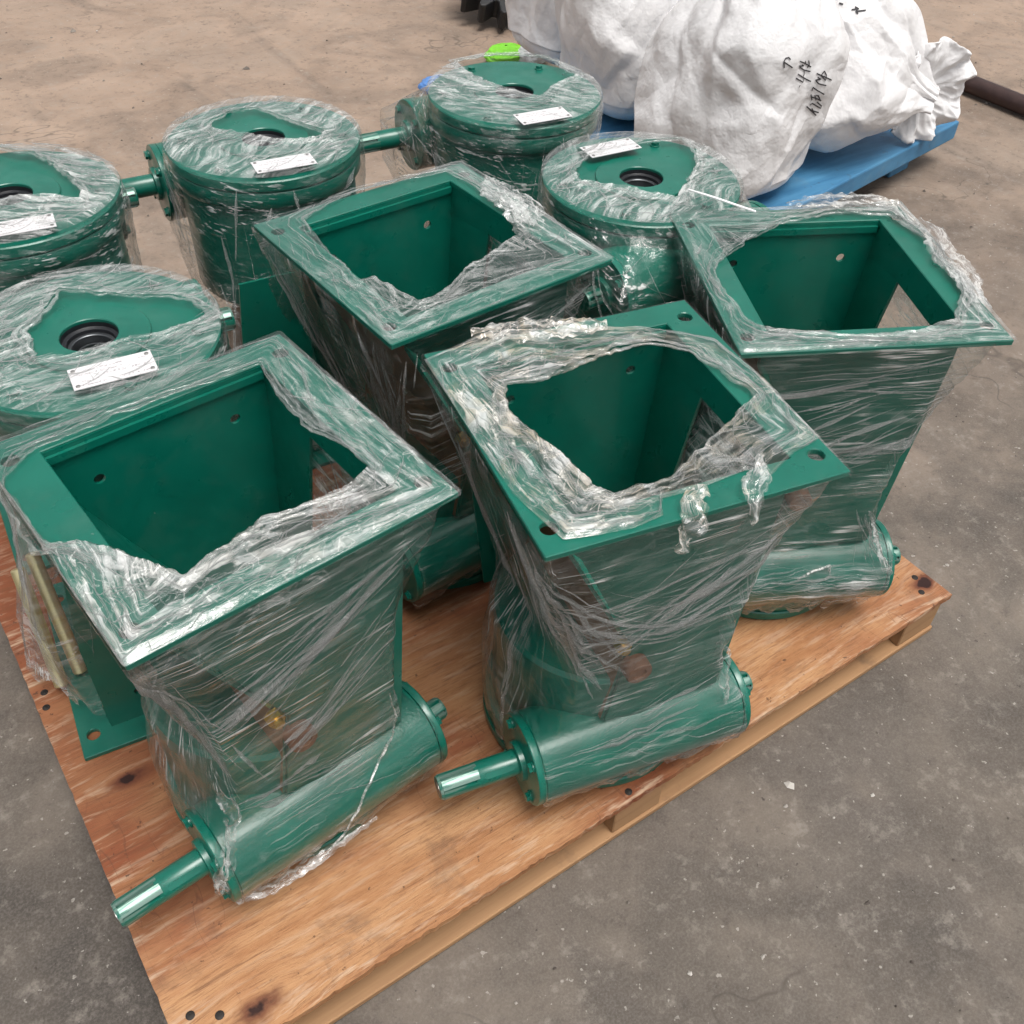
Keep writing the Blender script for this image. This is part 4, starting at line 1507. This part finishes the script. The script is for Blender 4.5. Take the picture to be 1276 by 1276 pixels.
    # printed plastic bag crumpled behind the far drum
    def lump(sx, sy, sz, seed, amp=.12):
        th_ = np.linspace(0, 2 * math.pi, 90, endpoint=False)[None]
        t_ = np.linspace(.02, .98, 46)[:, None]
        ph_ = math.pi * t_
        D = np.stack([np.sin(ph_) * np.cos(th_), np.sin(ph_) * np.sin(th_), -np.cos(ph_) + 0 * th_], -1)
        k = 1 + amp * fbm(D * 1.8 + seed, 3) + amp * .5 * ridge(D * 3 + seed, 2)
        Q = D * k[..., None] * np.array([sx, sy, sz])
        Q[..., 2] = np.maximum(Q[..., 2] + sz * .8, 0)
        return grid_mesh('lump', Q[:, ::-1], True)
    pb = empty('plastic_bag', (2.47, 2.92, GZ))
    tag(pb, 'crumpled bright green, white and orange plastic bag behind the far drum', 'plastic bag')
    for nm, m_, l_, s_ in (('green_panel', 'lime_plastic', (.0, .0, 0), (.085, .07, .035)), ('white_panel', 'white_plastic', (.09, -.06, 0), (.07, .06, .04)), ('orange_panel', 'orange_plastic', (.12, .03, 0), (.03, .03, .05))):
        o = link(nm, lump(*s_, seed=l_[0] * 40 + 2), pb, m_)
        o.location = l_
    # blue sheet bundle behind the far drum
    o = link('blue_bundle', lump(.085, .05, .03, 7.7, .10), None, 'blue_plastic')
    o.location = (2.08, 2.80, GZ)
    tag(o, 'blue plastic bundle showing left behind the far wrapped drum', 'bundle')

IN1 = [(-0.213, 0.075, 0.1), (-0.196, 0.128, 0.0), (-0.15, 0.153, 0.0), (-0.015, 0.156, 0.05), (0.141, 0.147, 0.1), (0.127, 0.068, 0.25), (0.121, 0.009, 0.3), (0.135, -0.046, 0.3), (0.14, -0.11, 0.5), (0.106, -0.125, 0.6), (0.055, -0.122, 0.5), (-0.001, -0.114, 0.6), (-0.056, -0.126, 0.6), (-0.108, -0.141, 0.8), (-0.122, -0.11, 0.8), (-0.146, -0.068, 0.9), (-0.173, -0.029, 0.9), (-0.2, -0.011, 0.7), (-0.223, 0.007, 0.3)]
IN2 = [(-0.129, 0.094, 0.5), (-0.089, 0.084, 0.7), (-0.016, 0.101, 0.6), (0.046, 0.113, 0.4), (0.096, 0.111, 0.3), (0.135, 0.076, 0.3), (0.15, 0.026, 0.35), (0.159, -0.012, 0.45), (0.165, -0.042, 0.5), (0.107, -0.075, 0.4), (0.045, -0.11, 0.3), (-0.019, -0.142, 0.2), (-0.047, -0.143, 0.3), (-0.092, -0.148, 0.8), (-0.109, -0.127, 0.7), (-0.114, -0.083, 0.7), (-0.133, -0.028, 0.8), (-0.145, 0.027, 0.8), (-0.142, 0.062, 0.7)]
OUT2 = [(-0.205, 0.184, 0), (-0.199, -0.02, 0), (-0.195, -0.099, 0), (-0.172, -0.185, 0), (-0.135, -0.192, 0), (-0.09, -0.196, 0), (-0.05, -0.19, 0), (-0.042, -0.165, 0), (0.001, -0.166, 0), (0.08, -0.157, 0), (0.102, -0.176, 0), (0.152, -0.15, 0), (0.192, -0.14, 0), (0.202, -0.135, 0), (0.196, -0.099, 0), (0.202, -0.013, 0), (0.188, 0.088, 0), (0.135, 0.134, 0), (0.101, 0.157, 0), (0.006, 0.186, 0), (-0.097, 0.218, 0)]
IN3 = [(-0.044, 0.135, 0.2), (-0.115, 0.078, 0.2), (-0.169, 0.029, 0.15), (-0.184, -0.016, 0.15), (-0.179, -0.065, 0.15), (-0.17, -0.121, 0.2), (-0.154, -0.153, 0.35), (-0.117, -0.165, 0.3), (-0.005, -0.183, 0.3), (0.071, -0.176, 0.35), (0.134, -0.154, 0.5), (0.17, -0.092, 0.6), (0.181, -0.043, 0.7), (0.176, 0.009, 0.7), (0.195, 0.056, 0.7), (0.177, 0.103, 0.7), (0.163, 0.157, 0.6), (0.07, 0.169, 0.5), (-0.009, 0.151, 0.3)]
IN4 = [(-0.135, 0.164, 0.0), (-0.003, 0.198, 0.05), (0.151, 0.175, 0.1), (0.161, 0.106, 0.3), (0.156, 0.049, 0.6), (0.144, -0.017, 0.8), (0.118, -0.07, 0.6), (0.066, -0.087, 0.3), (-0.009, -0.107, 0.25), (-0.054, -0.13, 0.3), (-0.098, -0.152, 0.5), (-0.12, -0.149, 0.5), (-0.124, -0.108, 0.4), (-0.137, -0.053, 0.4), (-0.157, -0.053, 0.35), (-0.152, 0.047, 0.05)]
DA = [(-0.002, 0.112, 0.4), (0.04, 0.078, 0.3), (0.083, 0.042, 0.3), (0.126, 0.016, 0.3), (0.142, -0.012, 0.4), (0.153, -0.055, 0.5), (0.122, -0.061, 0.4), (0.088, -0.062, 0.3), (0.057, -0.055, 0.3), (0.018, -0.051, 0.35), (-0.041, -0.051, 0.4), (-0.076, -0.037, 0.5), (-0.077, -0.009, 0.6), (-0.069, 0.035, 0.6), (-0.038, 0.067, 0.5)]
DB = [(-0.073, 0.075, 0.4), (-0.047, 0.098, 0.3), (0.0, 0.11, 0.3), (0.032, 0.099, 0.3), (0.051, 0.049, 0.4), (0.072, -0.009, 0.5), (0.092, -0.066, 0.6), (0.073, -0.079, 0.6), (0.033, -0.065, 0.5), (-0.002, -0.04, 0.4), (-0.026, -0.004, 0.5), (-0.056, 0.02, 0.6), (-0.076, 0.054, 0.6)]
DC = [(-0.036, 0.169, 0.4), (0.034, 0.169, 0.3), (0.115, 0.136, 0.3), (0.146, 0.093, 0.3), (0.14, 0.007, 0.4), (0.145, -0.021, 0.5), (0.084, -0.034, 0.5), (0.008, -0.072, 0.4), (-0.008, -0.04, 0.4), (-0.033, 0.009, 0.5), (-0.044, 0.05, 0.6), (-0.044, 0.111, 0.5)]
DD = [(-0.105, 0.06, 0.4), (-0.039, 0.094, 0.3), (0.026, 0.094, 0.2), (0.08, 0.091, 0.3), (0.144, 0.064, 0.4), (0.136, 0.01, 0.5), (0.092, -0.038, 0.5), (0.038, -0.077, 0.5), (-0.019, -0.111, 0.5), (-0.033, -0.086, 0.5), (-0.066, -0.041, 0.6), (-0.092, -0.009, 0.6), (-0.119, 0.024, 0.5)]
DE = [(0.028, 0.154, 0.5), (0.051, 0.127, 0.5), (0.073, 0.1, 0.5), (0.092, 0.043, 0.5), (0.1, -0.027, 0.6), (0.1, -0.075, 0.7), (0.088, -0.104, 0.7), (0.072, -0.088, 0.6), (0.042, -0.059, 0.6), (0.013, -0.047, 0.6), (-0.022, -0.039, 0.6), (-0.089, 0.025, 0.5), (-0.092, 0.113, 0.5), (-0.025, 0.178, 0.5)]

# ------------------------------------------------------------------ assemble
build_ground()
build_pallet()
hopper_meshes()

UP = [
    ((.2923, .3563), .0898, 'front left upright green hopper gearbox, its square flange rim thickly draped with white film', 'film_b', IN1, None, dict(gain=1.05, dirt=.25, crump=.0048)),
    ((.7692, .1924), -.2081, 'front centre upright green hopper gearbox with torn tan-stained film on its rim', 'film_a', IN2, OUT2, dict(gain=1.05, dirt=.8, crump=.0045)),
    ((1.2489, .2898), -.4719, 'right upright green hopper gearbox standing at the pallet corner with the nail holes', 'film_c', IN3, None, dict(gain=.95, dirt=.15, crump=.005, clear=lambda z: 1.)),
    ((.7776, .6804), .0534, 'upright green hopper gearbox in the middle of the pallet, between four round drums', 'film_a', IN4, None, dict(gain=.95, dirt=.08, crump=.0045)),
]
for k, ((x, y), t, lab, mat, inn, out, kw) in enumerate(UP):
    u = make_hopper((x, y, 0.0006), (0, 0, t), lab, True, k)
    wrap_upright(u, 3.7 * k + 1.3, mat, inn, out, **kw)
    F_ = fth
    common = [(F_(-.1), .50, F_(.12), .56, (.2, .03), (.2, .03), 8, .0), (F_(.19, -.1), .45, F_(.19, .1), .5, (.2, .08), (.2, .08), 12, 0.),
              (F_(-.19, -.12), .57, F_(-.15, -.1), .33, (.2, .03), (.12, .05), 26, 0.), (F_(-.19, .12), .57, F_(-.15, .05), .28, (.25, .03), (.15, .05), 24, 0.)]
    spec = {0: [(F_(-.13), .43, F_(.14), .585, (.10, .028), (.10, .014), 46, .0), (F_(-.06), .315, F_(.12), .46, (.05, .015), (.07, .035), 46, .0), (F_(-.16), .25, F_(.06), .23, (.03, .01), (.2, .03), 22, .01),
                (F_(-.19, -.19), .59, F_(-.135), .27, (.05, .01), (.07, .03), 34, .0), (F_(-.14), .2, F_(.14), .2, (.05, .02), (.05, .03), 10, .0)],
            1: [(F_(-.19, -.16), .56, F_(.13), .50, (.08, .03), (.08, .04), 60, .10), (F_(-.19, -.12), .58, F_(-.10), .33, (.13, .02), (.12, .03), 60, 0.), (F_(-.15), .165, F_(.13), .20, (.02, .006), (.12, .05), 34, .0),
                (F_(-.1), .40, F_(.13), .54, (.12, .03), (.1, .03), 34, .0), (F_(-.19, -.05), .4, F_(-.17, -.06), .12, (.15, .06), (.1, .03), 26, .0)],
            2: [(F_(-.17), .43, F_(.16), .44, (.06, .012), (.06, .015), 44, .015), (F_(-.17), .53, F_(.18), .56, (.08, .03), (.08, .03), 40, .0), (F_(-.16), .14, F_(.16), .12, (.06, .02), (.06, .03), 34, .0),
                (F_(.10), .28, F_(.16), .12, (.06, .02), (.12, .03), 30, .0), (F_(-.1), .36, F_(.15), .5, (.15, .04), (.12, .04), 26, 0.)],
            3: [(F_(-.19, -.14), .59, F_(-.15, -.12), .30, (.16, .01), (.1, .06), 60, 0.), (F_(-.12), .50, F_(.15), .57, (.12, .04), (.1, .03), 30, 0.), (F_(.19, -.15), .6, F_(.1), .3, (.1, .02), (.1, .05), 20, 0.)]}
    pleats(u, common + spec[k], 40 + k, mat)
    if k == 0:
        strand(u, [(.098, -.178, .30), (.106, -.178, .241), (.094, -.18, .194), (.069, -.184, .174), (.041, -.200, .160), (.013, -.207, .127), (-.012, -.207, .09), (-.046, -.199, .052)], .0017, 3, mat, .75, n=110)
        crumple(u, [(-.160, -.165, .21), (-.176, -.185, .165), (-.188, -.187, .12), (-.183, -.18, .07), (-.16, -.178, .045), (-.12, -.188, .036), (-.07, -.190, .040), (-.01, -.192, .044), (.05, -.192, .046)], .022, 5, mat, .45, .1, .006)
        crumple(u, [(-.15, -.165, .30), (-.142, -.178, .24), (-.15, -.178, .19), (-.172, -.19, .14)], .022, 9, mat, .4, .1, .006)
    if k == 1:
        crumple(u, [(.095, -.155, HT + .006), (.085, -.166, HT + .010), (.078, -.182, HT + .008), (.064, -.196, HT + .006), (.060, -.209, HT - .004), (.058, -.212, HT - .022)], .026, 4, mat, .85, .9, .008)
        crumple(u, [(.01, -.176, HT + .006), (-.010, -.186, HT + .008), (-.018, -.198, HT + .008), (-.022, -.209, HT - .002), (-.028, -.211, HT - .018), (-.034, -.214, HT - .036)], .030, 6, mat, .85, 1., .008)
        crumple(u, [(-.13, .205, HT + .006), (-.06, .185, HT + .012), (0., .172, HT + .012), (.05, .16, HT + .008)], .05, 8, mat, .8, 1.)
        crumple(u, [(.10, -.17, .30), (.12, -.16, .27), (.125, -.175, .21), (.13, -.18, .165)], .025, 10, mat, .4, .1, .005)
    if k == 2:
        strand(u, [(-.02, -.19, .12), (.01, -.196, .15), (.05, -.19, .165), (.06, -.19, .14), (.02, -.197, .12), (.04, -.19, .08), (.10, -.197, .10)], .0022, 12, mat, .6)
        crumple(u, [(.09, -.18, .27), (.12, -.185, .20), (.15, -.19, .15), (.165, -.18, .09)], .05, 13, mat, .4, .1, .008)
        crumple(u, [(.20, .13, HT + .006), (.202, .08, HT + .014), (.19, .02, HT + .010), (.195, -.05, HT + .010), (.185, -.12, HT + .006)], .05, 15, mat, .5, .2, .005)
        crumple(u, [(.0, .2, HT + .004), (.06, .2, HT + .012), (.13, .198, HT + .012), (.19, .19, HT + .008)], .045, 16, mat, .5, .5, .005)
    if k == 3:
        crumple(u, [(.18, .10, HT + .008), (.165, .03, HT + .014), (.17, -.02, HT + .014), (.155, -.07, HT + .008)], .06, 17, mat, .55, .1)
        crumple(u, [(.15, .06, HT + .012), (.15, .0, HT + .02), (.135, -.06, HT + .010)], .045, 18, mat, .5, .1)

INV = [
    ('A', (.2576, .7057), -.12, 'x', 'upside-down green gearbox directly behind the front left hopper, yellow rods at its foot', 'film_a', DA, {}),
    ('B', (.7167, 1.160), -.10, 'x', 'upside-down green gearbox at the back, middle of the three in the rear row', 'film_b', DB, dict(swirl=.5)),
    ('C', (1.2322, 1.1087), -.10, 'x', 'upside-down green gearbox at the back right, nearest the white sacks, with bolt heads showing', 'film_a', DC, dict(xl=.205, xr=.166, swirl=-.7)),
    ('D', (1.2084, .6861), .0, 'y', 'upside-down green gearbox behind the right hopper, with a white strap on its drum', 'film_b', DD, dict(xl=.20, xr=.166, swirl=.35)),
    ('E', (.2742, 1.1653), -.08, 'x', 'upside-down green gearbox at the back left, cut off by the picture edge', 'film_c', DE, dict(swirl=-.5)),
]
PL = dict(A=(-.002, -.110, -.11), B=(-.022, -.135, -.15), C=(-.036, -.145, -.14), D=(.012, .102, -.12), E=(-.016, -.134, -.16))
for k, (nm, (x, y), t, ax, lab, mat, inn, kw) in enumerate(INV):
    fl = Matrix.Rotation(math.pi, 4, 'X' if ax == 'x' else 'Y')
    rot = (math.pi, 0, t) if ax == 'x' else (0, math.pi, t)
    u = make_hopper((x, y, HT), rot, lab, False, k + 5)
    Mi = fl.inverted() @ Matrix.Translation((0, 0, -HT))
    c, s = math.cos(-t), math.sin(-t)
    inn = [(a * c - b * s, a * s + b * c, q) for a, b, q in inn]
    if nm == 'A':
        kw = dict(foot=[(-.235, .10), (-.243, -.02), (-.165, -.145), (.15, -.165), (.17, .16), (-.17, .17)], mid=[(-.19, -.16), (.15, -.15), (.15, .15), (-.17, .15)], swirl=.2)
    wrap_inverted(u, Mi, 1 if ax == 'x' else -1, 2.9 * k + 21, mat, inn, **kw)
    gpl = [(q + .5 * math.sin(3 * q + k), HT - .06, q + .3, .40, (.3, .03), (.3, .08), 14, 0.) for q in np.linspace(-3, 3, 9)]
    gpl += [(q, .42, q + .25, .15, (.2, .05), (.2, .05), 10, 0.) for q in np.linspace(-3, 0, 6)]
    pleats(u, gpl, 60 + k, mat)
    px, py, pr = PL[nm]
    name_plate(u, Mi, px * c - py * s, px * s + py * c, pr - t, k)
    if nm == 'A':
        for (a, b) in (((-.205, -.045, .014), (-.207, .07, .19)), ((-.172, -.03, .014), (-.180, .085, .20))):
            a, b = Vector(a), Vector(b)
            d = b - a
            mb = MB()
            L = d.length
            mb.lathe([(.0095, 0), (.0115, .002), (.0115, L - .002), (.0095, L)], 'X', n=20)
            me = mb.mesh('zinc_rod', True)
            me.transform(Mi @ (Matrix.Translation(a) @ d.to_track_quat('X', 'Z').to_matrix().to_4x4()))
            o = link('zinc_rod', me, u, 'yellow_zinc')
            o['label'] = 'yellow zinc plated rod'
    if nm == 'D':
        # loose white strap end
        mb = MB()
        pts = [Vector((.011 - .012 * math.sin(q * 3.) + .042 * q * q, -.105 - .118 * q, HT + .018 + .012 * math.sin(q * 3.))) for q in np.linspace(0, 1, 26)]
        for j in range(len(pts)):
            tq = (pts[min(j + 1, 25)] - pts[max(j - 1, 0)]).normalized()
            sdv = tq.cross(Vector((0, 0, 1))).normalized() * .0026
            up_ = Vector((0, 0, .0008))
            for v in (pts[j] + sdv + up_, pts[j] - sdv + up_, pts[j] - sdv - up_, pts[j] + sdv - up_):
                mb.V.append(tuple(Mi @ v))
        for j in range(len(pts) - 1):
            for q in range(4):
                mb.F.append((4 * j + q, 4 * j + (q + 1) % 4, 4 * j + 4 + (q + 1) % 4, 4 * j + 4 + q))
        link('strap', mb.mesh('strap', True), u, 'white_strap')

build_background()
